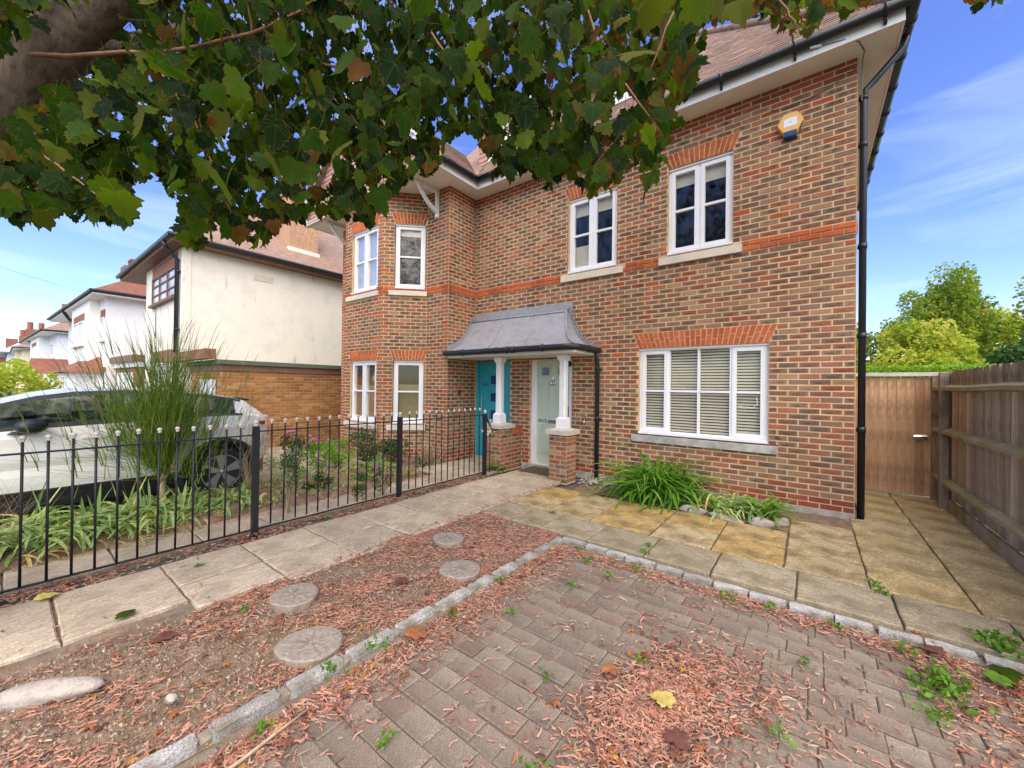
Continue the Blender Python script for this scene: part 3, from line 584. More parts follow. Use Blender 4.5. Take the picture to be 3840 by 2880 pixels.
# ---- windows
def window(o, d, n, u0, u1, z0, z1, lights, bar=True, blind=None, set_=-.055, board=True, openl=None):
    """lights: fractional edges of each light; the frame is the window's own mesh"""
    F = lambda u, z, k: wallpt(o, d, n, u, z, k); b = MB()
    def bx(ua, ub, za, zb, ka, kb): b.hexa([F(ua, za, kb), F(ub, za, kb), F(ub, za, ka), F(ua, za, ka), F(ua, zb, kb), F(ub, zb, kb), F(ub, zb, ka), F(ua, zb, ka)])
    k1, k0 = set_, set_ - .06; fw = .045
    bx(u0 + .004, u0 + fw, z0, z1 - .004, k0, k1); bx(u1 - fw, u1 - .004, z0, z1 - .004, k0, k1); bx(u0 + fw, u1 - fw, z1 - fw, z1 - .004, k0, k1); bx(u0 + fw, u1 - fw, z0, z0 + fw, k0, k1)
    if board: bx(u0 + .004, u1 - .004, z0 - .012, z0 + .022, k1 - .003, k1 + .075); bx(u0 + .002, u1 - .002, z1 - .03, z1 - .002, k1 - .002, k1 + .03)
    iu0, iu1, iz0, iz1 = u0 + fw, u1 - fw, z0 + fw, z1 - fw; W = iu1 - iu0; panes = []
    for (a, c, sash) in lights:
        ua, ub = iu0 + W * a, iu0 + W * c
        if a > 0: bx(ua - .018, ua + .018, iz0, iz1, k0 + .004, k1 - .004)
        m = .018 if a > 0 else 0; m2 = .018 if c < 1 else 0; ua += m; ub -= m2
        if sash:
            s = .052; bx(ua, ua + s, iz0, iz1, k0 + .01, k1 + .012); bx(ub - s, ub, iz0, iz1, k0 + .01, k1 + .012); bx(ua + s, ub - s, iz1 - s, iz1, k0 + .01, k1 + .012); bx(ua + s, ub - s, iz0, iz0 + s, k0 + .01, k1 + .012)
            ga, gb, gz0, gz1 = ua + s, ub - s, iz0 + s, iz1 - s
        else: ga, gb, gz0, gz1 = ua, ub, iz0, iz1
        if bar: zm = (gz0 + gz1) / 2; bx(ga, gb, zm - .017, zm + .017, k0 + .02, k1 + .006); panes += [(ga, gb, gz0, zm - .017), (ga, gb, zm + .017, gz1)]
        else: panes.append((ga, gb, gz0, gz1))
    flip = (d[0] * n[1] - d[1] * n[0])
    wn_ = b.build('window', MT['pvc'], house)
    for (a, c, e, f) in panes:
        p = MB(); tilt = R.uniform(-.004, .004)
        q = [F(a, e, k0 + .03), F(c, e, k0 + .03 + tilt), F(c, f, k0 + .03 + tilt), F(a, f, k0 + .03)]; q2 = [F(a, e, k0 + .024), F(c, e, k0 + .024 + tilt), F(c, f, k0 + .024 + tilt), F(a, f, k0 + .024)]
        p.add(q + q2, [(0, 1, 2, 3), (7, 6, 5, 4)]); p.build('pane', MT['glass'], wn_)
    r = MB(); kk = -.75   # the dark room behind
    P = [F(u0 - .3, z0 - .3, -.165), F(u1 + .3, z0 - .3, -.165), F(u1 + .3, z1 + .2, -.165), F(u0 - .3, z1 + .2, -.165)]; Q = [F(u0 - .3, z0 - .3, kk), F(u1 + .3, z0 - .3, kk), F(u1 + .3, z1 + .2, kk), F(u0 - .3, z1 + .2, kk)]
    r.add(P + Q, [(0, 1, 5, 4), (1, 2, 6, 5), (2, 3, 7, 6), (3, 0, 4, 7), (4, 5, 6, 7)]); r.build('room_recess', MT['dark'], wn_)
    if blind:
        kind, frm, mat = blind; s = MB(); kb = k0 - .022
        if kind == 'slats':
            z = iz1 - .02
            while z > iz0 + frm * (iz1 - iz0):
                s.hexa([F(iu0 + .01, z - .015, kb + .004), F(iu1 - .01, z - .015, kb + .004), F(iu1 - .01, z - .015, kb), F(iu0 + .01, z - .015, kb), F(iu0 + .01, z + .013, kb - .010), F(iu1 - .01, z + .013, kb - .010), F(iu1 - .01, z + .013, kb - .014), F(iu0 + .01, z + .013, kb - .014)]); z -= .044
        else:
            for (fa, fb, fz0, fz1) in frm:
                ua, ub = iu0 + W * fa, iu0 + W * fb; za, zb = iz0 + (iz1 - iz0) * fz0, iz0 + (iz1 - iz0) * fz1
                s.hexa([F(ua, za, kb), F(ub, za, kb), F(ub, za, kb - .012), F(ua, za, kb - .012), F(ua, zb, kb), F(ub, zb, kb), F(ub, zb, kb - .012), F(ua, zb, kb - .012)])
                for i in range(int((zb - za) / .03)): zq = za + .03 * i; s.hexa([F(ua, zq, kb + .004), F(ub, zq, kb + .004), F(ub, zq, kb - .001), F(ua, zq, kb - .001), F(ua, zq + .004, kb + .003), F(ub, zq + .004, kb + .003), F(ub, zq + .004, kb - .001), F(ua, zq + .004, kb - .001)])
        s.build('blind', MT[mat], wn_)
    return wn_
def sill(o, d, n, u0, u1, z0, z1, mat='sill', pr=.045):
    F = lambda u, z, k: wallpt(o, d, n, u, z, k); b = MB()
    b.hexa([F(u0, z0, pr), F(u1, z0, pr), F(u1, z0, -.16), F(u0, z0, -.16), F(u0, z1 - .02, pr), F(u1, z1 - .02, pr), F(u1, z1, -.16), F(u0, z1, -.16)])
    return b.build('sill', MT[mat], house)
W1 = window(O0, D, FN, .89, 2.67, .835, 2.20, [(0, .245, 1), (.245, .5, 0), (.5, .755, 0), (.755, 1, 1)], True, ('slats', 0, 'blind'))
one('blind_cord', MT['curtain'], W1, lambda b: b.tube([(-1.03, .028, 1.45), (-1.02, .028, 1.35), (-1.08, .028, 1.3), (-1.25, .028, 1.32)], .004, 5))
window(O0, D, FN, 3.08, 4.01, 3.655, 5.0, [(0, .5, 1), (.5, 1, 1)], True, ('sheet', [(0, .5, .80, 1), (.5, 1, .80, 1), (.5, 1, 0, .36)], 'blind'))  # lower left sheet is no blind: pale stand-in for sky reflected in pane
window(O0, D, FN, 1.34, 2.24, 3.655, 5.0, [(0, .5, 1), (.5, 1, 1)], True, ('sheet', [(0, .5, .80, 1), (.5, 1, .82, 1)], 'blind'))
sill(O0, D, FN, .78, 2.77, .695, .815, 'sillw'); sill(O0, D, FN, 2.955, 4.14, 3.497, 3.632); sill(O0, D, FN, 1.218, 2.363, 3.497, 3.632)
CO, CD, CN = (-7.0, -.79, 0), (-c2, -c2, 0), (c2, -c2, 0)
window(CO, CD, CN, .05, .68, 3.62, 4.99, [(0, 1, 1)], True, ('sheet', [(0, 1, .87, 1)], 'blind')); window(CO, CD, CN, .05, .68, .75, 2.08, [(0, 1, 1)], True, ('sheet', [(0, 1, 0, .62)], 'shade'))
BO = (-7.668, -1.458, 0)
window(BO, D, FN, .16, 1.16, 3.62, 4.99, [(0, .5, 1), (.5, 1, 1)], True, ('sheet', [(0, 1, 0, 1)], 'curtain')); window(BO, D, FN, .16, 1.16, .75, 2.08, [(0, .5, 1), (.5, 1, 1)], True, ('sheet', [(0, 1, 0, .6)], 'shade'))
for z in (3.46, .60): sill(CO, CD, CN, .0, .80, z, z + .123, 'sill'); sill(BO, D, FN, .10, 1.34, z, z + .123, 'sill')
# potted plant on the upstairs bay sill
pot = thing('window_plant', (-7.32, -.98, 3.68), 'green spiky pot plant behind the upstairs bay window pane', 'plant')
one('pot', MT['terracotta'], pot, lambda b: b.tube([(-7.32, -.98, 3.672), (-7.32, -.98, 3.75)], [.045, .055], 12))
# ---- doors
def panel(b, x0, x1, z0, z1, y, d=.012, w_=.018):
    for (a, c, e, f) in ((x0, x1, z1 - w_, z1), (x0, x1, z0, z0 + w_), (x0, x0 + w_, z0 + w_, z1 - w_), (x1 - w_, x1, z0 + w_, z1 - w_)): b.box(a, y - d, e, c, y, f)
    b.box(x0 + .045, y - d * .7, z0 + .045, x1 - .045, y, z1 - .045)
def textobj(name, body, size, loc, mat, parent, rot=(PI / 2, 0, 0), ext=.003):
    c = bpy.data.curves.new(name, 'FONT'); c.body = body; c.size = size; c.extrude = ext; c.materials.append(mat)
    t_ = bpy.data.objects.new('lettering', c); me = bpy.data.meshes.new_from_object(t_); bpy.data.objects.remove(t_); bpy.data.curves.remove(c)
    o = bpy.data.objects.new(name, me); put(o, parent, Vector(loc)); o.rotation_euler = rot; return o
dr = MB(); dr.box(-4.695, .085, .075, -3.985, .13, 2.055)
for (a, c) in ((-4.63, -4.40), (-4.27, -4.04)):
    panel(dr, a, c, 1.74, 1.975, .085); panel(dr, a, c, 1.0, 1.66, .085); panel(dr, a, c, .27, .83, .085)
door = dr.build('door', MT['sage'], house); door['label'] = 'sage green panelled front door'
one('door_frame', MT['pvc'], door, lambda b: (b.box(-4.815, .045, .0, -4.70, .14, 2.095), b.box(-3.98, .045, .0, -3.905, .14, 2.095), b.box(-4.70, .045, 2.06, -3.98, .14, 2.095), b.box(-4.70, .03, .0, -3.98, .14, .07)))
for (a, c) in ((-4.63, -4.40), (-4.27, -4.04)): one('glazing', MT['alarmlens'], door, lambda b: b.box(a + .045, .068, 1.785, c - .045, .08, 1.93))
one('letterbox', MT['chrome'], door, lambda b: (b.box(-4.46, .068, .865, -4.16, .085, .925), b.box(-4.44, .06, .905, -4.18, .07, .925)))
def knocker(b):
    for k in range(14):
        t0, t1 = 2 * PI * k / 14, 2 * PI * (k + 1) / 14
        b.tube([(-4.335 + .045 * math.cos(t0), .066, 1.635 + .05 * math.sin(t0)), (-4.335 + .045 * math.cos(t1), .066, 1.635 + .05 * math.sin(t1))], .011, 6)
    b.ball((-4.335, .064, 1.70), .02); b.box(-4.35, .07, 1.68, -4.32, .085, 1.74)
one('knocker', MT['chrome'], door, knocker)
one('door_handle', MT['number'], door, lambda b: (b.box(-4.03, .066, 1.0, -4.0, .085, 1.2), b.box(-4.12, .045, 1.08, -4.0, .06, 1.105)))
textobj('door_number', '841E', .095, (-4.672, .082, .868), MT['number'], door)
td = MB(); td.box(-6.22, .085, .06, -5.40, .13, 2.06); 
tdoor = td.build('door', MT['teal'], house); tdoor['label'] = 'turquoise front door with three small square panes'
one('door_frame', MT['teal'], tdoor, lambda b: (b.box(-6.295, .045, .0, -6.222, .14, 2.095), b.box(-5.398, .045, .0, -5.325, .14, 2.095), b.box(-6.222, .045, 2.062, -5.398, .14, 2.095), b.box(-6.222, .04, .0, -5.398, .14, .055)))
for z in (.95, 1.32, 1.69): one('glazing', MT['alarmlens'], tdoor, lambda b: (b.box(-5.90, .074, z - .09, -5.72, .084, z + .09)))
one('door_handle', MT['chrome'], tdoor, lambda b: (b.tube([(-6.13, .05, .75), (-6.13, .05, 1.35)], .012), b.tube([(-6.13, .05, .82), (-6.13, .09, .82)], .008), b.tube([(-6.13, .05, 1.28), (-6.13, .09, 1.28)], .008)))
textobj('door_number', '841', .10, (-6.12, .082, 1.56), MT['number'], tdoor)
one('doorbell', MT['black'], house, lambda b: (b.box(-6.345, -.465, 1.34, -6.315, -.42, 1.47)))
one('doorbell_button', MT['chrome'], house, lambda b: b.ball((-6.312, -.443, 1.37), .012))
# ---- porch: piers, dwarf wall, columns, lead canopy
def pier(x, y, hw, hgt_):
    b = MB(); c = 0
    p = MB(); p.box(x - hw + .006, y - hw + .006, -.05, x + hw - .006, y + hw - .006, hgt_); root = p.build('porch_pier', MT['mortar'], house)
    z = -.02
    while z < hgt_ - .01:
        zt = min(z + .065, hgt_); b.m = 0
        for (o, d, n) in (((x + hw, y - hw, 0), (-1, 0, 0), (0, -1, 0)), ((x + hw, y - hw, 0), (0, 1, 0), (1, 0, 0)), ((x - hw, y - hw, 0), (0, 1, 0), (-1, 0, 0))):
            sp = .1125 if (c % 2 == (0 if n[1] else 1)) else .225
            e = [0, sp, 2 * hw]
            for a, q in zip(e[:-1], e[1:]):
                if q - a > .03: b.cur = (R.choice((.35, .5, .9, .2, .75, .1)), R.choice((0, .4, .9))); brickbox(b, o, d, n, a + .005, q - .005, z, zt, R.uniform(0, .002), .01)
        z += .075; c += 1
    b.build('pier_brick', MT['brick'], root)
    one('pier_cap', MT['capstone'], root, lambda q: (q.box(x - hw - .045, y - hw - .045, hgt_, x + hw + .045, y + hw + .045, hgt_ + .07), q.hexa([(x - hw - .045, y - hw - .045, hgt_ + .0705), (x + hw + .045, y - hw - .045, hgt_ + .0705), (x + hw + .045, y + hw + .045, hgt_ + .0705), (x - hw - .045, y + hw + .045, hgt_ + .0705), (x - .1, y - .1, hgt_ + .10), (x + .1, y - .1, hgt_ + .10), (x + .1, y + .1, hgt_ + .10), (x - .1, y + .1, hgt_ + .10)])))
    col = MB(); zb = hgt_ + .10
    def sq(h0, h1, a, c): col.hexa([(x - h0, y - h0, a), (x + h0, y - h0, a), (x + h0, y + h0, a), (x - h0, y + h0, a), (x - h1, y - h1, c), (x + h1, y - h1, c), (x + h1, y + h1, c), (x - h1, y + h1, c)])
    sq(.090, .087, zb, zb + .15); sq(.087, .062, zb + .15, zb + .185)
    def oct_(h, ch, a, c): col.prism([(x - h + ch, y - h), (x + h - ch, y - h), (x + h, y - h + ch), (x + h, y + h - ch), (x + h - ch, y + h), (x - h + ch, y + h), (x - h, y + h - ch), (x - h, y - h + ch)], a, c)
    oct_(.062, .02, zb + .185, 2.0); sq(.062, .080, 2.0, 2.04); sq(.084, .084, 2.04, 2.105)
    col.build('porch_column', MT['paint'], house)
pier(-3.77, -.53, .168, .765); pier(-5.16, -.53, .168, .765)
dw = MB(); dw.box(-5.09, -.36, -.05, -5.0, .0, .64)
dwo = dw.build('dwarf_wall', MT['mortar'], house); b = MB(); b2 = MB()
z = -.02; c = 0
while z < .60:
    u = 0; k = 0
    while u < .36:
        w_ = (.1125 if c % 2 else .225) if k == 0 else .225; q = min(u + w_ - .005, .36)
        if q - u > .04: b.cur = (R.random(), R.choice((0, .4, .8))); brickbox(b, (-4.994, -.36, 0), (0, 1, 0), (1, 0, 0), u + .005, q, z, z + .065, 0, .01); brickbox(b, (-5.096, -.36, 0), (0, 1, 0), (-1, 0, 0), u + .005, q, z, z + .065, 0, .01)
        u += w_; k += 1
    z += .075; c += 1
for i in range(5): b2.cur = (R.random(), 0); b2.box(-5.11, -.355 + i * .07, .642, -4.98, -.295 + i * .07, .735)
b.build('brickwork', MT['brick'], dwo); b2.build('coping_brick', MT['red'], dwo)
def lead_canopy():
    # ogee section from the wall to the gutter, hipped at the right end and flashed to the return wall on the left
    prof = [(.0, 2.98), (.07, 2.93), (.16, 2.76), (.27, 2.60), (.40, 2.455), (.54, 2.35), (.68, 2.285), (.80, 2.255)]
    xr = [-4.03, -3.99, -3.94, -3.87, -3.78, -3.66, -3.53, -3.42]
    b = MB(); nx = 7
    rows = []
    for (y, z), xe in zip(prof, xr):
        rows.append([(-6.335 + (xe + 6.335) * i / nx, -y - .012, z) for i in range(nx + 1)])
    vs = [p for r in rows for p in r]; W = nx + 1
    fs = [(j * W + i, (j + 1) * W + i, (j + 1) * W + i + 1, j * W + i + 1) for j in range(len(rows) - 1) for i in range(nx)]
    b.add(vs, fs)
    # right return
    for j in range(len(prof) - 1):
        p, q = rows[j][-1], rows[j + 1][-1]
        a0, a1 = (xr[j], -.012, prof[j][1]), (xr[j + 1], -.012, prof[j + 1][1])
        b.add([p, q, a1, a0], [(0, 1, 2, 3)])
    cn = b.build('porch_canopy', MT['lead'], house, True)
    s = MB()     # rolls and seams
    for f in (.36, .68, 1.0):
        s.tube([(-6.335 + (xe + 6.335) * f, -y - .018, z + .008) for (y, z), xe in zip(prof, xr)], .014 if f < 1 else .018, 6)
    s.tube([(-6.33, -.085, 2.945), (-4.0, -.085, 2.945)], .012, 6)
    s.build('lead_roll', MT['lead'], cn, True)
    f = MB()     # flashing dressed up the walls, with a sawtooth outer edge
    f.box(-6.335, -.016, 2.95, -3.90, -.008, 3.12)
    for j in range(len(prof) - 1):
        (y0, z0), (y1, z1) = prof[j], prof[j + 1]; m = 3
        for i in range(m):
            t, t2 = i / m, (i + 1) / m; xa, xb = xr[j] + (xr[j + 1] - xr[j]) * t, xr[j] + (xr[j + 1] - xr[j]) * t2; za, zb = z0 + (z1 - z0) * t, z0 + (z1 - z0) * t2
            f.hexa([(xa - .02, -.018, za - .03), (xb - .02, -.018, zb - .03), (xb - .02, -.006, zb - .03), (xa - .02, -.006, za - .03), (xa + .085, -.018, za + .06), (xb + .075, -.018, zb + .10), (xb + .075, -.006, zb + .10), (xa + .085, -.006, za + .06)])
            ya, yb = y0 + (y1 - y0) * t, y0 + (y1 - y0) * t2
            f.hexa([(-6.334, -ya, za - .03), (-6.334, -yb, zb - .03), (-6.324, -yb, zb - .03), (-6.324, -ya, za - .03), (-6.334, -ya - .02, za + .10), (-6.334, -yb - .02, zb + .14), (-6.324, -yb - .02, zb + .14), (-6.324, -ya - .02, za + .10)])
    f.build('lead_flashing', MT['lead'], cn)
    t = MB(); t.box(-6.33, -.80, 2.12, -3.42, -.785, 2.25); t.box(-3.435, -.785, 2.12, -3.42, -.0, 2.25); t.build('fascia', MT['paint'], cn)
    one('porch_ceiling', MT['soffit'], cn, lambda q: q.box(-6.33, -.784, 2.112, -3.436, -.005, 2.122))
    one('downlight', MT['chrome'], cn, lambda q: [q.tube([(x, -.42, 2.1), (x, -.42, 2.112)], .035, 12) for x in (-5.3, -4.25)])
    g = MB(); zz = 2.205
    g.tube([(-6.36, -.86, zz)] + [(-6.3 + i * .4, -.86, zz) for i in range(7)] + [(-3.60, -.86, zz), (-3.47, -.83, zz), (-3.39, -.75, zz), (-3.37, -.6, zz), (-3.37, -.3, zz), (-3.37, -.02, zz)], .052, 12)
    for x in (-5.85, -5.0, -4.75, -4.0): g.tube([(x - .02, -.86, zz), (x + .02, -.86, zz)], .062, 12)
    for x in (-4.62,): g.tube([(x - .05, -.86, zz), (x + .05, -.86, zz)], .06, 12)
    g.tube([(-3.37, -.42, zz), (-3.37, -.36, zz)], .062, 12)
    g.build('gutter', MT['black'], cn, True)
    d_ = MB(); d_.tube([(-3.37, -.10, 2.2), (-3.37, -.10, 2.08), (-3.375, -.075, 2.0), (-3.375, -.05, 1.93), (-3.375, -.045, 0.0)], .036, 12)
    for z in (1.86, 1.0): d_.tube([(-3.375, -.045, z), (-3.375, -.045, z + .05)], .042, 12); d_.box(-3.34, -.05, z, -3.31, .0, z + .03)
    d_.build('downpipe', MT['black'], cn, True)
    one('camera_lamp', MT['black'], cn, lambda q: q.ball((-3.93, -.07, 1.98), .055))
lead_canopy()
tap = one('garden_tap', MT['chrome'], house, lambda b: (b.tube([(-3.60, 0, .98), (-3.60, -.08, .98), (-3.60, -.09, .93)], .011, 8), b.box(-3.62, -.06, 1.0, -3.58, -.05, 1.05)))
# ---- eaves, roofs, gutters
one('soffit', MT['soffit'], house, lambda b: (b.box(-5.985, -.345, 5.655, .345, 5.6, 5.672), b.box(-10.85, -1.62, 5.655, -5.986, 5.6, 5.672)))
for q_ in ((-5.965, -.365, 5.64, .365, -.346, 5.80), (.346, -.346, 5.64, .365, 5.62, 5.80), (-5.984, -1.66, 5.64, -5.965, -.366, 5.80), (-10.87, -1.66, 5.64, -10.851, 5.6, 5.80)): one('fascia', MT['paint'], house, lambda b: b.box(*q_))
def bracket(x):
    b = MB(); b.box(x - .035, -.845, 5.07, x + .035, -.792, 5.655); b.box(x - .035, -1.42, 5.585, x + .035, -.846, 5.654)
    pts = [(-1.36, 5.58), (-1.25, 5.585), (-.85, 5.22), (-.85, 5.30), ]
    prev = None
    for i in range(7):
        t = i / 6; y = -1.34 + .49 * t; z = 5.60 - .40 * t - .07 * math.sin(PI * t)
        if prev: b.hexa([(x - .03, prev[0], prev[1] - .04), (x + .03, prev[0], prev[1] - .04), (x + .03, y, z - .04), (x - .03, y, z - .04), (x - .03, prev[0], prev[1] + .04), (x + .03, prev[0], prev[1] + .04), (x + .03, y, z + .04), (x - .03, y, z + .04)])
        prev = (y, z)
    b.build('gable_bracket', MT['paint'], house)
bracket(-6.69); bracket(-10.1)
SL = math.radians(48); TS = math.tan(SL)
rf = MB()
ez = 5.80; ey = -.43; rx = .43; rise = 2.85
RY = ey + rise; RZ = ez + rise * TS
rf.add([(rx, ey, ez), (rx - rise, RY, RZ), (-8.2, RY, RZ), (-5.5, ey, ez), (-8.2, ey, ez)], [(0, 1, 2, 4)])
rf.add([(rx, ey, ez), (rx, 5.75, ez), (rx - rise, RY, RZ), (rx - rise, RY + .05, RZ)], [(0, 1, 3, 2)])
rf.add([(rx, 5.75, ez), (-10.9, 5.75, ez), (-8.2, RY, RZ), (rx - rise, RY, RZ)], [(0, 1, 2, 3)])
gx = -8.42; hw = 2.52; gz = ez + hw * TS * .86
rf.add([(-5.90, -1.70, ez), (gx, -1.70, gz), (gx, 2.2, gz), (-5.90, 2.2, ez)], [(0, 3, 2, 1)])
rf.add([(-10.94, -1.70, ez), (gx, -1.70, gz), (gx, 2.2, gz), (-10.94, 2.2, ez)], [(0, 1, 2, 3)])
rf.add([(-10.94, 2.2, ez), (gx, 2.2, gz), (-8.2, RY, RZ), (-10.9, 5.75, ez)], [(0, 1, 2, 3)])
roof = rf.build('roof', MT['farroof'], house)
def tiles():
    var = []
    for q in range(10):
        b = MB(); b.cur = (q / 9, .5); b.box(-.08, -.002, -.004, .08, .13, .010); var.append(b.mesh('tile', MT['tile']))
    st = MB(); cand = []; ga = .10; ca, sa = math.cos(SL), math.sin(SL)
    n = int(rise / ca / ga)
    for j in range(n):
        s = j * ga; y = ey + s * ca; z = ez + s * sa
        x1 = rx - s * ca; x0 = -5.98 - s * ca * .55
        x = x1 - .08 - (.08 if j % 2 else 0)
        while x > x0: cand.append((x, y, z, 0)); x -= .165
        # right-hand hip
        yy = ey + s * ca + .08
        while yy < 5.7 - s * ca: cand.append((rx - s * ca, yy, z, 1)); yy += .165
    cand.sort(key=lambda c: c[3] * 1e3 + (c[0] + .45) ** 2 + (c[1] + 6.3) ** 2 + (c[2] - 1.5) ** 2)
    for i, (x, y, z, k) in enumerate(cand):
        tl = SL - .06 + R.uniform(-.02, .02); r = R.random()
        if i < 297:
            o = bpy.data.objects.new('tile', var[int(r * 9.99)]); put(o, roof, Vector((x, y, z + .012))); o.rotation_euler = (tl, 0, R.uniform(-.02, .02))
        else:
            st.cur = (r, .5); M_ = Matrix.Translation((x, y, z + .012)) @ Matrix.Rotation(0 if k == 0 else PI / 2, 4, 'Z') @ Matrix.Rotation(tl, 4, 'X')
            p = [tuple(M_ @ Vector(q)) for q in ((-.08, -.002, -.004), (.08, -.002, -.004), (.08, .13, -.004), (-.08, .13, -.004), (-.08, -.002, .010), (.08, -.002, .010), (.08, .13, .010), (-.08, .13, .010))]
            st.hexa(p)
    # wing's right-hand slope
    sw = math.atan(TS * .86); m = int(hw / math.cos(sw) / ga)
    for j in range(m):
        s = j * ga; x = -5.90 - s * math.cos(sw); z = ez + s * math.sin(sw); y = -1.68 + (.08 if j % 2 else 0)
        while y < -.4 + s * .7 and y < 2:
            st.cur = (R.random(), .5); M_ = Matrix.Translation((x, y, z + .012)) @ Matrix.Rotation(PI / 2, 4, 'Z') @ Matrix.Rotation(sw - .06, 4, 'X')
            st.hexa([tuple(M_ @ Vector(q)) for q in ((-.08, -.002, -.004), (.08, -.002, -.004), (.08, .13, -.004), (-.08, .13, -.004), (-.08, -.002, .010), (.08, -.002, .010), (.08, .13, .010), (-.08, .13, .010))]); y += .165
    tag(st.build('roof_tiles', MT['tile'], roof), kind='stuff')
    r2 = MB()
    for i in range(14): t = i / 13; r2.cur = (R.random(), .5); p = (rx - rise * t, ey + rise * t, ez + rise * TS * t + .03); q = (rx - rise * (t + .07), ey + rise * (t + .07), ez + rise * TS * (t + .07) + .025); r2.tube([p, q], [.075, .07], 8)
    x = rx - rise
    while x > -8.2: r2.cur = (R.random(), .5); r2.tube([(x, RY, RZ + .03), (x - .44, RY, RZ + .03)], .085, 8); x -= .45
    r2.build('ridge_tile', MT['tile'], roof, True)
tiles()
# gable of the wing, tile hung
gb = MB(); yg = -1.52
gb.add([(-10.85, yg, 5.70), (-5.98, yg, 5.70), (gx, yg, gz - .05)], [(0, 1, 2)])
gab = gb.build('gable_wall', MT['hung'], house)
gt = MB(); z = 5.68; row = 0
while z < gz - .1:
    hw_ = (gz - z) / (TS * .86) - .05; x = gx - hw_ + (.08 if row % 2 else 0)
    while x < gx + hw_ - .05:
        gt.cur = (R.random(), .5); gt.hexa([(x, yg - .032, z), (x + .16, yg - .032, z), (x + .16, yg - .012, z), (x, yg - .012, z), (x, yg - .016, z + .12), (x + .16, yg - .016, z + .12), (x + .16, yg - .003, z + .12), (x, yg - .003, z + .12)]); x += .165
    z += .105; row += 1
tag(gt.build('hung_tiles', MT['hung'], gab), kind='stuff')
one('gable_sill_board', MT['sill'], house, lambda b: b.box(-10.84, -1.60, 5.60, -5.99, -1.50, 5.654))
def barge(b):
    for sx in (-1, 1):
        p0 = (gx + sx * (hw + .02), ez - .12); p1 = (gx, gz - .06)
        b.hexa([(p0[0], -1.72, p0[1]), (p1[0], -1.72, p1[1]), (p1[0], -1.69, p1[1]), (p0[0], -1.69, p0[1]), (p0[0], -1.72, p0[1] + .2), (p1[0], -1.72, p1[1] + .2), (p1[0], -1.69, p1[1] + .2), (p0[0], -1.69, p0[1] + .2)])
one('bargeboard', MT['paint'], house, barge)
def dormer(x0, x1, zt):
    y0 = .32; zb = ez + (y0 - ey) * TS - .05; b = MB(); b.box(x0 + .02, y0 + .02, zb - .2, x1 - .02, y0 + 1.6, zt - .02); d = b.build('dormer', MT['hung'], house)
    t = MB(); z = zb; row = 0
    while z < zt - .08:
        for (a, c) in ((x0, x0 + .27), (x1 - .27, x1)):
            x = a
            while x < c - .02: t.cur = (R.random(), .5); t.hexa([(x, y0 - .02, z), (min(x + .16, c), y0 - .02, z), (min(x + .16, c), y0 + .01, z), (x, y0 + .01, z), (x, y0 - .004, z + .115), (min(x + .16, c), y0 - .004, z + .115), (min(x + .16, c), y0 + .02, z + .115), (x, y0 + .02, z + .115)]); x += .165
        y = y0
        while y < y0 + 1.2:
            for xx, s in ((x0, -1), (x1, 1)): t.cur = (R.random(), .5); t.hexa([(xx + s * .02, y, z), (xx + s * .02, y + .16, z), (xx, y + .16, z), (xx, y, z), (xx + s * .006, y, z + .115), (xx + s * .006, y + .16, z + .115), (xx - s * .01, y + .16, z + .115), (xx - s * .01, y, z + .115)])
            y += .165
        z += .105; row += 1
    tag(t.build('hung_tiles', MT['hung'], d), kind='stuff')
    one('dormer_window', MT['pvc'], d, lambda q: [q.box(*s) for s in ((x0 + .27, y0 - .03, zb + .04, x0 + .34, y0 + .02, zt - .12), (x1 - .34, y0 - .03, zb + .04, x1 - .27, y0 + .02, zt - .12), (x0 + .34, y0 - .03, zt - .2, x1 - .34, y0 + .02, zt - .12), (x0 + .34, y0 - .05, zb + .04, x1 - .34, y0 + .02, zb + .12), ((x0 + x1) / 2 - .04, y0 - .03, zb + .12, (x0 + x1) / 2 + .04, y0 + .02, zt - .2))])
    one('dormer_glass', MT['curtain'], d, lambda q: q.box(x0 + .34, y0 - .005, zb + .12, x1 - .34, y0 + .018, zt - .2))
    one('dormer_roof', MT['lead'], d, lambda q: (q.box(x0 - .16, y0 - .2, zt, x1 + .16, y0 + 1.7, zt + .06)))
    one('dormer_fascia', MT['paint'], d, lambda q: (q.box(x0 - .15, y0 - .19, zt - .14, x1 + .15, y0 - .16, zt - .002), q.box(x1 + .12, y0 - .158, zt - .14, x1 + .15, y0 + 1.2, zt - .002)))
    one('dormer_gutter', MT['black'], d, lambda q: q.tube([(x0 - .2, y0 - .24, zt - .02), (x1 + .2, y0 - .24, zt - .02)], .055, 10))
dormer(-6.55, -5.2, 7.55); dormer(-3.75, -2.6, 7.22)
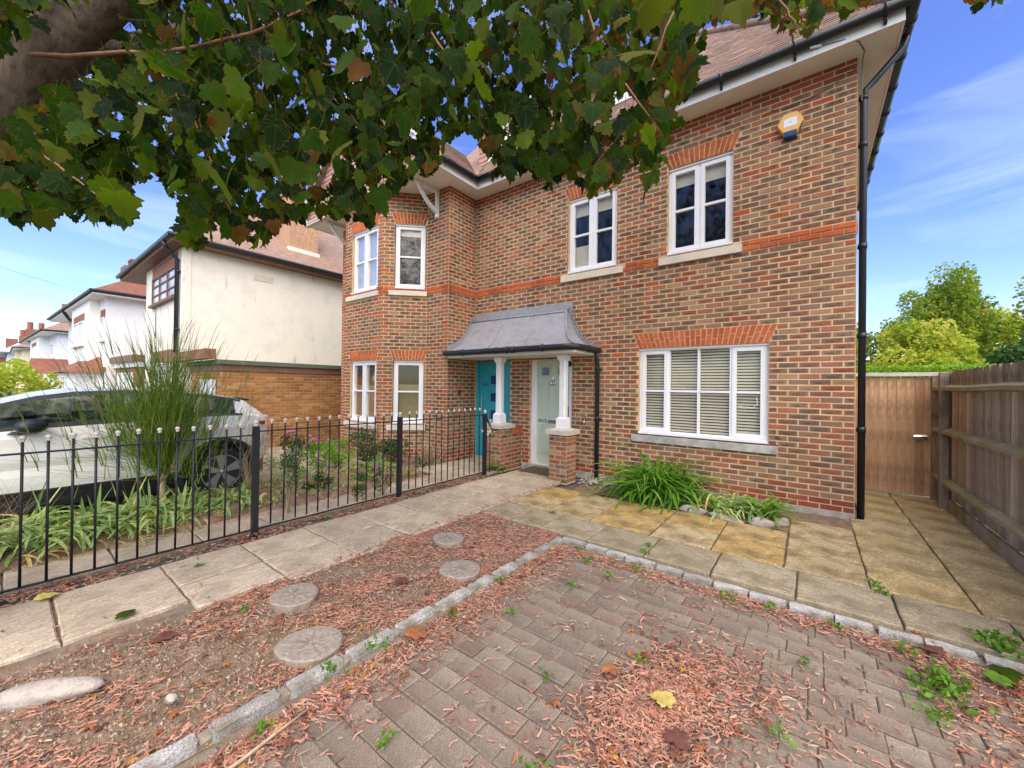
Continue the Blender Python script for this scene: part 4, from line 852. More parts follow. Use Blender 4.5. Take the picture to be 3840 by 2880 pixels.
def gutters():
    g = MB(); z = 5.80; r = .058
    g.tube([(-5.90, -1.72, z), (-5.90, -.45, z), (-5.90, -.435, z), (-5.88, -.43, z), (-3, -.43, z), (-1.46, -.43, z), (.40, -.43, z), (.43, -.40, z), (.43, 5.7, z)], r, 10)
    g.build('gutter', MT['black'], house, True)
    x = .2
    while x > -5.8: one('gutter_bracket', MT['black'], house, lambda k: (k.tube([(x - .018, -.43, z), (x + .018, -.43, z)], r + .008, 10), k.box(x - .014, -.40, z - .13, x + .014, -.365, z + .02)), True); x -= .82
    y = -.1
    while y < 5.6: one('gutter_bracket', MT['black'], house, lambda k: (k.tube([(.43, y - .03, z), (.43, y + .03, z)], r + .012, 10), k.box(.40, y - .014, z - .12, .366, y + .014, z)), True); y += .62
    for y in (-.6, -1.3): one('gutter_bracket', MT['black'], house, lambda k: k.tube([(-5.90, y - .02, z), (-5.90, y + .02, z)], r + .008, 10), True)
    d_ = MB(); X, Y = .060, .06
    d_.tube([(.43, .10, 5.78), (.43, .10, 5.70), (.40, .095, 5.62), (.15, .07, 5.33), (.075, .06, 5.25), (X, Y, 5.16), (X, Y, 0.0)], .037, 14)
    for zz in (5.13, 4.55, 3.3, 2.2, 1.05): d_.tube([(X, Y, zz), (X, Y, zz + .07)], .043, 14); d_.box(X - .05, Y - .012, zz + .01, X - .03, Y + .02, zz + .05)
    o = d_.build('downpipe', MT['black'], house, True)
gutters()
one('fascia_cable', MT['number'], house, lambda b: (b.tube([(-1.4, -.5, 5.80), (-.9, -.45, 5.77), (-.35, -.37, 5.72), (-.15, -.365, 5.69), (-.02, -.30, 5.65), (.05, -.1, 5.645), (.04, -.02, 5.6), (.035, -.012, 5.1)], .006, 5), b.tube([(-.9, -.014, 5.36), (-.7, -.014, 5.33), (-.35, -.014, 5.37), (-.02, -.014, 5.52)], .005, 5)))
one('cable_clip', MT['sticker'], house, lambda b: b.tube([(-.47, -.40, 5.735), (-.36, -.385, 5.72)], .016, 8))
def alarm():
    cx, cz, y = -.672, 5.083, -.075
    hexg = [(-.14, 0), (-.07, -.125), (.07, -.125), (.14, 0), (.07, .125), (-.07, .125)]
    b = MB(); P = [(cx + x * 1.1, -.005, cz + z * 1.1) for x, z in hexg] + [(cx + x, y, cz + z) for x, z in hexg]
    b.add(P, [tuple(range(6, 12))] + [(k, (k + 1) % 6, 6 + (k + 1) % 6, 6 + k) for k in range(6)])
    a = b.build('alarm_box', MT['alarm'], house)
    one('alarm_sticker', MT['sticker'], a, lambda q: q.box(cx - .072, y - .002, cz - .05, cx + .072, y + .001, cz + .055))
    one('sticker_mark', MT['number'], a, lambda q: q.tube([(cx, y - .003, cz + .003), (cx, y - .001, cz + .003)], .008, 10))
    one('alarm_lens', MT['alarmlens'], a, lambda q: q.hexa([(cx - .065, y - .006, cz - .18), (cx + .065, y - .006, cz - .18), (cx + .075, -.006, cz - .19), (cx - .075, -.006, cz - .19), (cx - .068, y - .008, cz - .115), (cx + .068, y - .008, cz - .115), (cx + .075, -.006, cz - .12), (cx - .075, -.006, cz - .12)]))
    one('alarm_vent', MT['alarmlens'], a, lambda q: [q.box(cx + .10 + .006 * i, y + .018, cz - .10 + .02 * i, cx + .112 + .0065 * i, y + .055, cz - .092 + .02 * i) for i in range(5)])
alarm()
# ================================================================== RIGHT-HAND FENCE, GATE
def side_fence():
    f = thing('wooden_fence', (1.05, -.6, 0), 'tall weathered board fence with mossy rails running along the right side of the garden', 'fence')
    var = []
    for q in range(10):
        b = MB(); b.cur = (q / 9, .5); h = 1.69
        b.hexa([(-.006, -.062, 0), (.016, -.062, 0), (.006, .062, 0), (-.006, .062, 0), (-.006, -.062, h), (.016, -.062, h), (.006, .062, h), (-.006, .062, h)])
        var.append(b.mesh('board', MT['fence']))
    y = -3.25
    while y < 2.0:
        o = bpy.data.objects.new('board', R.choice(var)); put(o, f, Vector((1.055, y, .15 + R.uniform(-.008, .008)))); o.rotation_euler = (R.uniform(-.006, .006), R.uniform(-.01, .01), R.uniform(-.05, .05)); y += .104
    for z in (.36, 1.03, 1.61):
        b = MB(); b.cur = (R.random(), .5); n = 12
        for i in range(n):
            ya, yb = -3.3 + 5.25 * i / n, -3.3 + 5.25 * (i + 1) / n; s0, s1 = .006 * math.sin(i * 1.3), .006 * math.sin((i + 1) * 1.3)
            b.hexa([(.965, ya, z - .03 + s0), (1.043, ya, z - .045 + s0), (1.043, yb, z - .045 + s1), (.965, yb, z - .03 + s1), (.965, ya, z + .012 + s0), (1.043, ya, z + .045 + s0), (1.043, yb, z + .045 + s1), (.965, yb, z + .012 + s1)])
        b.build('rail', MT['rail'], f)
    for y in (-3.2, -1.75, 1.35):
        b = MB(); b.cur = (R.random(), .5); b.bbox(.945, y - .04, -.06, 1.03, y + .04, 1.83, .012); b.build('post', MT['fence'], f)
    b = MB(); b.cur = (.3, .5); b.box(1.02, -3.3, -.06, 1.05, 1.97, .145); b.build('gravel_board', MT['rail'], f)
side_fence()
def gate():
    g = thing('garden_gate', (.53, 1.92, 0), 'orange brown boarded side gate between house wall and fence', 'gate')
    x = .105; k = 0
    while x < .95:
        w_ = .094 + R.uniform(-.004, .006); b = MB(); b.cur = (R.random(), .5); b.bbox(x, 1.905, .03, min(x + w_, .965), 1.925 + .004 * (k % 2), 1.77 + R.uniform(-.01, .004), .004); b.build('board', MT['gate'], g, at=(x, 1.915, 0)); x += w_ + .005; k += 1
    b = MB(); b.cur = (.1, .5); b.box(.97, 1.86, -.05, 1.04, 1.95, 1.79); b.box(.03, 1.9, -.05, .10, 1.97, 1.79); b.build('gate_post', MT['fence'], g)
    one('lintel', MT['cement'], g, lambda q: q.box(.01, 1.85, 1.79, 1.045, 1.96, 1.845))
    one('latch', MT['chrome'], g, lambda q: (q.tube([(.78, 1.86, .90), (.93, 1.86, .91)], .026, 8), q.box(.80, 1.87, .86, .92, 1.904, .94)))
gate()
# ================================================================== METAL RAILING
def railing():
    r = thing('metal_railing', (-5.05, -4.0, 0), 'black metal railing with pale ball tops between the two garden paths', 'railing')
    bar = MB(); bar.tube([(0, 0, .02), (0, 0, 1.105)], .0085, 8); bm_ = bar.mesh('bar', MT['iron'], smooth=True)
    fin = MB(); fin.ball((0, 0, 1.124), .0185, 10, 7); fin.tube([(0, 0, 1.095), (0, 0, 1.108)], .013, 8); fm = fin.mesh('finial', MT['knob'], smooth=True)
    runs = [(-8.4, -4.70), (-4.70, -2.895), (-2.895, -1.075)]
    def addbar(y, dz=0):
        o = bpy.data.objects.new('bar', bm_); put(o, r, Vector((-5.05, y, dz))); o.rotation_euler = (R.uniform(-.006, .006), R.uniform(-.006, .006), 0)
        q = bpy.data.objects.new('finial', fm); put(q, o, Vector((-5.05, y, dz))); q.location = (0, 0, 0); q.rotation_euler = (0, 0, R.uniform(0, 6))
    for (a, c) in runs:
        y = c - .137
        while y > a + .06: addbar(y, R.uniform(-.004, .004) + (.03 if c > -4 else 0)); y -= .1262
        top = 1.01 if c < -4 else 1.045
        if c > -2: top = 1.04
        one('rail', MT['iron'], r, lambda b: b.box(-5.066, a, top - .006, -5.034, c, top + .006)); one('rail', MT['iron'], r, lambda b: b.box(-5.063, a, .02, -5.037, c, .032))
    for y in (-4.70, -2.895, -1.075, -8.4):
        b = MB(); h = 1.10 if y < -2 else 1.06; b.box(-5.078, y - .028, -.06, -5.022, y + .028, h); p = b.build('post', MT['iron'], r)
        one('finial', MT['knob'], p, lambda q: (q.tube([(-5.05, y, h), (-5.05, y, h + .03)], .018, 8), q.ball((-5.05, y, h + .045), .027)), True)
    addbar(-.93, -.19)
    one('scroll', MT['iron'], r, lambda b: b.tube([(-5.05, -1.06, 1.03), (-5.05, -1.03, 1.0), (-5.05, -.96, .86), (-5.06, -.88, .78), (-5.08, -.78, .745), (-5.10, -.70, .74)], .012, 8), True)
    one('rail', MT['iron'], r, lambda b: b.box(-5.063, -1.05, .06, -5.037, -.7, .07))
railing()
# ================================================================== LOG STEPPING DISCS, STONES, SMALL LITTER
def log_disc(cx, cy, rx_, ry_, rot, h, label):
    b = MB(); n = 36; ph = [R.uniform(0, 6) for _ in range(4)]
    def rad(t): return 1 + .025 * math.sin(2 * t + ph[0]) + .03 * math.sin(3 * t + ph[1]) + .012 * math.sin(7 * t + ph[2])
    ring = []
    c, s = math.cos(rot), math.sin(rot)
    for k in range(n):
        t = 2 * PI * k / n; x, y = rx_ * rad(t) * math.cos(t), ry_ * rad(t) * math.sin(t); ring.append((x * c - y * s, x * s + y * c))
    vs = []
    levels = [(1.0, -.05), (1.01, h * .6), (.985, h - .006), (.955, h), (.7, h + .002), (.35, h - .001)]
    for (f, z) in levels: vs += [(cx + x * f, cy + y * f, z + R.uniform(-.0015, .0015)) for x, y in ring]
    vs.append((cx, cy, h)); fs = []
    for l_ in range(len(levels) - 1):
        for k in range(n): fs.append((l_ * n + k, l_ * n + (k + 1) % n, (l_ + 1) * n + (k + 1) % n, (l_ + 1) * n + k))
    L = len(levels) - 1
    fs += [(L * n + k, L * n + (k + 1) % n, len(vs) - 1) for k in range(n)]
    b.add(vs, fs); o = b.build('log_step', MT['log'], None, False, at=(cx, cy, 0)); tag(o, label, 'stepping stone', 'log slice stepping stones in the mulch bed')
    side_ = [p for p in o.data.polygons if p.index < 2 * n]
    o.data.materials.append(MT['logside'])
    for p in side_: p.material_index = 1
    k_ = MB()   # drying cracks: thin dark wedges, 1 mm proud of the heart
    for i in range(13):
        t = R.uniform(0, 2 * PI); r0, r1 = R.uniform(.02, .25), R.uniform(.4, .85); w_ = .0014
        x0, y0, x1, y1 = rx_ * r0 * math.cos(t), ry_ * r0 * math.sin(t), rx_ * r1 * math.cos(t), ry_ * r1 * math.sin(t)
        f = lambda x, y: (cx + x * c - y * s, cy + x * s + y * c)
        a, d_ = f(x0, y0), f(x1, y1); nx_, ny_ = -(d_[1] - a[1]), d_[0] - a[0]; q = math.hypot(nx_, ny_) or 1; nx_, ny_ = nx_ / q * w_, ny_ / q * w_
        k_.add([(a[0] - nx_, a[1] - ny_, h + .0035), (d_[0], d_[1], h + .003), (a[0] + nx_, a[1] + ny_, h + .0035)], [(0, 1, 2)])
    k_.build('crack', MT['bark'], o)
log_disc(-2.79, -5.20, .185, .165, .5, .022, 'log slice nearest the camera, touching the granite kerb, with cracked top')
log_disc(-3.42, -5.01, .17, .155, .3, .022, 'oval log slice beside the grey path slabs, second from the camera')
log_disc(-2.77, -3.97, .175, .16, .2, .022, 'round log slice close to the granite kerb in the far half of the mulch bed')
log_disc(-3.34, -3.57, .165, .15, .1, .022, 'farthest log slice, smallest looking, near the corner of the path')
def rock(name, x, y, z, sx, sy, sz, label, cat='stone', group=None, mat='stone', rz=0, parent=None):
    b = MB(); b.ball((0, 0, 0), 1, 12, 8); ph = [R.uniform(0, 6) for _ in range(6)]; c, s = math.cos(rz), math.sin(rz); vs = []
    for (a, d_, e) in b.v:
        k = 1 + .14 * math.sin(3 * a + ph[0]) * math.sin(2.5 * d_ + ph[1]) + .1 * math.sin(5 * e + ph[2] + 2 * a); a2, d2, e2 = a * k * sx, d_ * k * sy, e * k * sz; vs.append((x + a2 * c - d2 * s, y + a2 * s + d2 * c, z + e2))
    b.v = vs; o = b.build(name, MT[mat], parent, True, at=(x, y, z)); return tag(o, label, cat, group)
rock('stone', -3.46, -6.18, .0, .24, .07, .05, 'long pale stone half buried in the mulch at the left picture edge', rz=.9)
rock('stone', -2.907, -5.808, .012, .03, .022, .02, 'small white pebble lying on bare soil of the mulch bed')
for (x, y, a, b_, c_, l_) in ((-1.62, -.93, .17, .09, .07, 'grey edging stone at the left end below the strappy leaves'), (-1.25, -1.0, .20, .09, .06, 'middle edging stone of the planting bed, flat and grey'), (-.86, -.93, .16, .10, .075, 'curved edging stone at the right end of the planting bed'), (-.70, -.74, .08, .14, .07, 'edging stone turning back to the house wall')):
    rock('edging_stone', x, y, .0, a * .95, b_ * .7, c_ * .8, l_, 'stone', 'stones edging the wall bed', rz=R.uniform(-.3, .3))
pb = MB()
for i in range(170):
    x, y = R.gauss(-3.15, .17), R.gauss(-.33, .14)
    if -3.58 < x < -2.75 and -.75 < y < -.03:
        c = MB(); r_ = R.uniform(.008, .03); c.ball((0, 0, 0), r_, 6, 4, .6); pb.cur = (R.random(), .5); pb.add([(x + p[0] * R.uniform(.8, 1.3), y + p[1], .012 + p[2]) for p in c.v], c.f)
tag(pb.build('pebbles', MT['stone'], None, True), kind='stuff')
mat_ = one('door_mat', MT['coir'], None, lambda b: b.bbox(-4.70, -.52, .004, -3.98, -.03, .02, .004)); tag(mat_, 'dark brown coir mat on the slab before the sage green door', 'doormat')
stk = MB(); stk.tube([(-2.27, -5.95, .012), (-2.28, -5.72, .014), (-2.305, -5.58, .013), (-2.33, -5.42, .01)], [.008, .008, .007, .005], 7)
tag(stk.build('cane', MT['dry'], None, True), 'thin pale garden cane lying beside the kerb on the pavers', 'stick')
# ================================================================== LEAVES, BLADES, CHIPS (numpy)
def chips(n, sampler, zf, lo=.018, hi=.062):
    P = sampler(n); n = len(P)
    L = lo + (hi - lo) * NR.random_sample(n) ** 1.6; W = NR.uniform(.002, .0058, n); T = NR.uniform(.0012, .003, n); a = NR.uniform(0, PI * 2, n); tl = NR.normal(0, .16, n); bend = NR.normal(0, .32, n)
    z = zf(P[:, 0], P[:, 1]) + NR.uniform(.002, .016, n)
    ca, sa = np.cos(a), np.sin(a)
    V = []
    for (u, v, hgt_) in ((-.5, -1, 0), (-.5, 1, 0), (-.5, 0, 1), (0, -1, 0), (0, 1, 0), (0, 0, 1), (.5, -.6, 0), (.5, .6, 0), (.5, 0, .8)):
        lx = u * L; ly = v * W * (1 if u != .5 else .7) + bend * L * (u * u * 2); lz = hgt_ * T * 2 + u * L * tl
        V.append(np.stack([P[:, 0] + lx * ca - ly * sa, P[:, 1] + lx * sa + ly * ca, z + lz], -1))
    V = np.stack(V, 1).reshape(-1, 3)
    f = np.array([(0, 3, 5, 2), (3, 6, 8, 5), (1, 2, 5, 4), (4, 5, 8, 7), (0, 2, 1, 1), (6, 7, 8, 8)])[:4]
    F = (np.arange(n)[:, None, None] * 9 + f[None]).reshape(-1, 4)
    r = np.repeat(NR.random_sample(n), len(f))
    return arrmesh('bark_chips', V, F, MT['chip'], r)
def clump(x, y, s=1.0): return np.sin(x * 5.1 * s + 1.3) * np.sin(y * 4.3 * s + x * 2) + .6 * np.sin(x * 11 * s - y * 9 * s + 2)
def s_bed(n):
    P = np.stack([NR.uniform(-3.80, -2.52, n * 3), NR.uniform(-7.2, -2.68, n * 3)], -1)
    w_ = .15 + .42 * clump(P[:, 0], P[:, 1]) + .25 * np.exp(-((P[:, 0] + 2.6) / .12) ** 2) + .25 * np.exp(-((P[:, 0] + 3.72) / .1) ** 2) + .16 * (P[:, 1] + 5.5)
    return P[NR.random_sample(len(P)) < np.clip(w_, .05, .95)][:n]
tag(meshobj('bark_chips', chips(12500, s_bed, lambda x, y: -.023 + hgt(x, y))), kind='stuff')
def s_rail(n):
    P = np.stack([NR.uniform(-5.14, -4.78, n), NR.uniform(-8.2, -.9, n)], -1); q = NR.random_sample(n) < np.clip(.65 + .4 * clump(P[:, 0], P[:, 1]), .15, 1); return P[q]
tag(meshobj('bark_chips', chips(4200, s_rail, lambda x, y: -.023 + hgt(x, y))), kind='stuff')
def s_drive(n):
    A = []
    m = n // 3
    A.append(np.stack([-2.42 + np.abs(NR.normal(0, .13, m)), NR.uniform(-6.6, -3, m)], -1))                        # along the kerb
    xs = NR.uniform(-2.4, .6, m // 2); A.append(np.stack([xs, -2.93 - np.abs(NR.normal(0, .10, m // 2))], -1))           # under the cross kerb
    k = int(m * .95); t = NR.normal(0, 1, (k, 2)); A.append(np.stack([-1.02 + .14 * t[:, 0] + .05 * t[:, 1], -4.42 + .27 * t[:, 1]], -1))   # heap on the pavers
    k = m // 5; t = NR.normal(0, 1, (k, 2)); A.append(np.stack([-.78 + .25 * t[:, 0], -3.95 + .18 * t[:, 1]], -1))
    k = m // 3; A.append(np.stack([NR.uniform(.05, .9, k), NR.uniform(-3.9, -2.9, k)], -1))
    k = m // 4; P = np.stack([NR.uniform(-2.4, .6, k), NR.uniform(-6.2, -3, k)], -1); A.append(P)                     # stray
    k = m // 3; P = np.stack([NR.uniform(-2.4, .4, k * 3), NR.uniform(-6, -3, k * 3)], -1); A.append(P[clump(P[:, 0], P[:, 1], 1.7) > .75])
    P = np.concatenate(A); return P[(P[:, 0] < 1.0) & (P[:, 1] < -2.90)]
tag(meshobj('bark_chips', chips(10500, s_drive, lambda x, y: -.012 + 0 * x + .025 * np.exp(-(((x + 1.02) / .2) ** 2 + ((y + 4.42) / .3) ** 2)))), kind='stuff')
def s_paths(n):
    P = np.stack([NR.uniform(-4.8, -3.6, n), NR.uniform(-7, -.5, n)], -1); e = np.minimum(np.abs(P[:, 0] + 3.72), np.abs(P[:, 1] + 5.49) + .05); return P[NR.random_sample(n) < np.clip(np.exp(-e / .05) + .02, 0, 1)]
tag(meshobj('bark_chips', chips(5200, s_paths, lambda x, y: 0 * x + .002)), kind='stuff')
def s_left(n): return np.stack([NR.uniform(-6.8, -5.55, n), NR.uniform(-8, -1.9, n)], -1)
tag(meshobj('bark_chips', chips(4200, s_left, lambda x, y: .0 + .085 * np.clip((-5.68 - x) * 4, 0, 1))), kind='stuff')
# ---- crumbs of soil
def crumbs(n):
    P = np.stack([NR.uniform(-3.8, -2.55, n), NR.uniform(-7, -2.7, n)], -1); s = .0025 + .010 * NR.random_sample(n) ** 3; z = -.024 + hgt(P[:, 0], P[:, 1])
    o = np.array([(1, 0, 0), (-.5, .87, 0), (-.5, -.87, 0), (0, 0, 1.1)]); V = np.stack([P[:, 0], P[:, 1], z], -1)[:, None] + o[None] * s[:, None, None] * NR.uniform(.6, 1.4, (n, 4, 3))
    F = (np.arange(n)[:, None, None] * 4 + np.array([(0, 1, 3), (1, 2, 3), (2, 0, 3)])[None]).reshape(-1, 3); return arrmesh('soil_crumbs', V.reshape(-1, 3), F, MT['crumb'], np.repeat(NR.random_sample(n), 3))
tag(meshobj('soil_crumbs', crumbs(30000)), kind='stuff')
# ---- maple leaves
OUT = [(0, 0), (.12, -.06), (.28, -.09), (.37, .01), (.34, .09), (.47, .12), (.60, .23), (.50, .31), (.52, .45), (.40, .46), (.31, .50), (.31, .66), (.22, .79), (.11, .80), (.0, 1.0)]
OUT = OUT + [(-x, y) for x, y in OUT[-2:0:-1]]
TIPS = {3, 6, 8, 14, 14 + 6, 14 + 8, 14 + 11}
def leaf_arrays(seed):
    r = random.Random(seed); pts = []; fold = r.uniform(.05, .32); curl = r.uniform(.05, .38); tw = r.uniform(-.12, .12); jx = r.uniform(.85, 1.12)
    def warp(x, y):
        x = x * jx; return (x, y, abs(x) * fold - curl * (y - .3) ** 2 - .35 * x * x + tw * x * y + .03 * math.sin(9 * x + seed) * y)
    ring = [(x * (1 + r.uniform(-.05, .05)), y * (1 + r.uniform(-.04, .04))) for x, y in OUT]
    n = len(ring); V = [warp(x, y) for x, y in ring]; inner = [(x * .55, .12 + (y - .12) * .55) for x, y in ring]; V += [warp(x, y) for x, y in inner]; V.append(warp(0, .12))
    F = [(k, (k + 1) % n, n + (k + 1) % n) for k in range(n)] + [(k, n + (k + 1) % n, n + k) for k in range(n)] + [(n + k, n + (k + 1) % n, 2 * n) for k in range(n)]
    edge = [1.0] * n + [.25] * n + [0]; vein = [.8 if k in TIPS else 0 for k in range(n)] + [1 if k in TIPS else .0 for k in range(n)] + [1]
    # stalk
    b = len(V); V += [(0, .1, .004), (.012, -.3, -.06), (-.012, -.3, -.06), (.008, -.7, -.2), (-.008, -.7, -.2)]; F += [(b, b + 1, b + 2), (b + 1, b + 3, b + 4), (b + 1, b + 4, b + 2)]
    edge += [.45] * 5; vein += [1] * 5
    return np.array(V), np.array(F), np.array(edge), np.array(vein)
LV = [leaf_arrays(i) for i in range(8)]
SIL = [(-200, 470), (0, 485), (60, 490), (130, 472), (175, 497), (215, 487), (262, 488), (275, 425), (300, 405), (345, 400), (358, 440), (395, 530), (430, 545), (470, 512), (520, 540), (580, 545), (610, 500), (650, 485), (700, 490), (745, 480), (800, 505), (825, 445), (860, 440), (885, 400), (930, 395), (958, 330), (985, 300), (1040, 318), (1070, 390), (1110, 405), (1145, 370), (1180, 425), (1215, 400), (1260, 420), (1310, 430), (1360, 385), (1415, 415), (1440, 330), (1465, 275), (1500, 200), (1515, 120), (1530, 60), (1600, 45), (1690, 75), (1740, 100), (1790, 40), (1850, 30), (1900, -20), (2060, -20), (2090, 18), (2160, 22), (2200, -20), (2500, -30)]
sx_, sy_ = [p[0] for p in SIL], [p[1] for p in SIL]
def crown_points(n, dmin, dmax, ymin=-260, ymax=600, xmin=-250, xmax=2350):
    """points in the crown's volume: a shell hung over the front garden between 1.3 and 4 m from the lens, its ragged lower skirt at the height seen in the photograph"""
    A = []; tot = 0
    while tot < n:
        k = n * 3
        px, py = NR.uniform(xmin, xmax, k), NR.uniform(ymin, ymax, k); d = dmin + (dmax - dmin) * NR.random_sample(k) ** .8
        lim = np.interp(px, sx_, sy_) - 844 * .065 / d - NR.exponential(7, k)
        ok = py < lim
        gap = np.sin(px * .019 + 1) * np.sin(py * .027 + px * .006) + .6 * np.sin(px * .047 + py * .035)
        ok &= (gap < 1.22) | (py < 110)
        ld = np.abs((px - 0) * .578 + (py - 190) * .816); ok &= ~((ld < 75) & (px < 300) & (d < 2.75)) | (NR.random_sample(k) < .05)
        px, py, d = px[ok], py[ok], d[ok]
        P = CAMPOS + ((px - 1106) / 844)[:, None] * d[:, None] * CX - ((py - 829.5) / 844)[:, None] * d[:, None] * CU - d[:, None] * CB
        A.append(P); tot += len(P)
    return np.concatenate(A)[:n]
def leaf_frames(n, droop=1.25):
    t = NR.normal(0, .5, (n, 3)); t[:, 2] -= droop; t /= np.linalg.norm(t, axis=1, keepdims=True)
    a = NR.normal(0, 1, (n, 3)); a[:, 2] += .35; x = np.cross(t, a); x /= np.linalg.norm(x, axis=1, keepdims=True); z = np.cross(x, t)
    return x, t, z
tree = thing('maple_tree', (-4.75, -6.75, -.05), 'big maple tree leaning in from the left with branches overhanging the front garden', 'tree')
def limb(b, pts, r0, r1, n=10, wob=.012):
    m = len(pts); rr = [r0 + (r1 - r0) * i / (m - 1) for i in range(m)]
    P = []
    for i in range(m - 1):
        for k in range(3):
            t = k / 3; P.append(tuple(pts[i][j] + (pts[i + 1][j] - pts[i][j]) * t + R.uniform(-wob, wob) for j in range(3)))
    P.append(pts[-1]); b.tube(P, [r0 + (r1 - r0) * i / (len(P) - 1) for i in range(len(P))], n)
one('trunk', MT['bark'], tree, lambda b: (limb(b, [(-4.75, -6.75, -.1), (-4.76, -6.78, .9), (-4.74, -6.76, 2.0), (-4.68, -6.62, 2.95)], .24, .19, 14), limb(b, [(-4.75, -6.75, -.1), (-4.74, -6.72, .25)], .33, .24, 14)), True)
one('limb', MT['bark'], tree, lambda b: limb(b, [(-4.68, -6.64, 2.85), (-4.55, -6.36, 3.32), (-4.30, -6.14, 3.70), (-4.02, -5.95, 3.98), (-3.55, -5.6, 4.25), (-2.9, -5.0, 4.55)], .185, .08, 14), True)
one('limb', MT['bark'], tree, lambda b: limb(b, [(-4.68, -6.62, 2.9), (-4.75, -6.3, 3.6), (-4.85, -5.8, 4.2), (-5.0, -5.2, 4.9)], .15, .06, 12), True)
def rp(px, py, d): return tuple(CAMPOS + (px - 1106) / 844 * d * CX - (py - 829.5) / 844 * d * CU - d * CB)
for pts, r0, r1 in (([(65, 118, 2.35), (150, 122, 2.3), (260, 112, 2.25), (335, 117, 2.2), (430, 100, 2.15), (545, 72, 2.1), (650, 22, 2.05), (740, -60, 2.0)], .013, .007),
                    ([(545, 72, 2.1), (540, 30, 2.1), (530, -30, 2.1)], .007, .004), ([(890, -20, 2.2), (925, 60, 2.15), (960, 110, 2.1), (1010, 152, 2.05)], .009, .004),
                    ([(40, 275, 2.0), (100, 340, 1.95), (170, 390, 1.9), (220, 430, 1.85)], .006, .003), ([(620, 130, 2.4), (690, 180, 2.35), (760, 250, 2.3), (800, 310, 2.3)], .006, .003),
                    ([(1120, 90, 2.6), (1180, 190, 2.6), (1230, 270, 2.55), (1260, 330, 2.5)], .006, .003), ([(1250, -40, 2.0), (1300, 120, 1.95), (1380, 220, 1.9), (1430, 290, 1.9)], .008, .003), ([(1180, 360, 2.5), (1110, 300, 2.5), (1040, 200, 2.5), (990, 60, 2.6)], .006, .004), ([(1280, 360, 2.3), (1340, 290, 2.3), (1400, 200, 2.3)], .005, .003),
                    ([(1660, -30, 1.5), (1700, 20, 1.5), (1720, 60, 1.5)], .005, .003), ([(1500, -60, 1.7), (1440, 60, 1.7), (1400, 160, 1.75)], .006, .003), ([(350, 160, 2.3), (420, 260, 2.25), (470, 380, 2.2), (500, 460, 2.2)], .006, .003), ([(300, -30, 2.6), (450, 60, 2.6), (700, 140, 2.6), (900, 170, 2.6)], .012, .006)):
    one('branch', MT['twig'], tree, lambda b: limb(b, [rp(*p) for p in pts], r0, r1, 6, .004), True)
lvar = []
for i in range(8):
    V, F, e, v = LV[i]
    for q in range(4):
        m = arrmesh('leaf', V, F, MT['maple'], np.full(len(F), ((i * .13 + q * .27) % 1.0) * .88), {'edge': e, 'vein': v}); lvar.append(m)
def crown():
    near = crown_points(300, 1.3, 2.3, ymin=-60, xmin=-60, xmax=2300)
    x, t, z = leaf_frames(300); order = np.argsort(np.linalg.norm(near - CAMPOS, axis=1))
    for i in order[:298]:
        s = R.uniform(.08, .135); o = bpy.data.objects.new('leaf', R.choice(lvar)); put(o, tree, Vector(near[i]))
        M_ = Matrix(((x[i][0], t[i][0], z[i][0]), (x[i][1], t[i][1], z[i][1]), (x[i][2], t[i][2], z[i][2]))); o.rotation_euler = M_.to_euler(); o.scale = (s,) * 3
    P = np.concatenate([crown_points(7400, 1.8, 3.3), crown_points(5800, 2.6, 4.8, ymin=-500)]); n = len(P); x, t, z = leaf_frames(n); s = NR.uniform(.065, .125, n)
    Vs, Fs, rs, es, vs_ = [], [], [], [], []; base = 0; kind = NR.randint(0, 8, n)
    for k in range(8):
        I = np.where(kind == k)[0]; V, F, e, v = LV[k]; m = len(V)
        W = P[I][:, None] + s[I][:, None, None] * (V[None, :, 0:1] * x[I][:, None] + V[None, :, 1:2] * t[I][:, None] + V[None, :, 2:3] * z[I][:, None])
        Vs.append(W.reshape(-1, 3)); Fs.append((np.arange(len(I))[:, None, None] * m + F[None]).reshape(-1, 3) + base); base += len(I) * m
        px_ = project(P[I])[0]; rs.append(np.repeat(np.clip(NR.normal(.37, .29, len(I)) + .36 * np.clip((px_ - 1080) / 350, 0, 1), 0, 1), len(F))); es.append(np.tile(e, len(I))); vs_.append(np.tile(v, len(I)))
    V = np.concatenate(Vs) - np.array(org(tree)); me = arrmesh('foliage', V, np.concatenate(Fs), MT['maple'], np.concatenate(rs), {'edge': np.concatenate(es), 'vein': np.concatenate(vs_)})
    tag(meshobj('foliage', me, tree), kind='stuff')
crown()
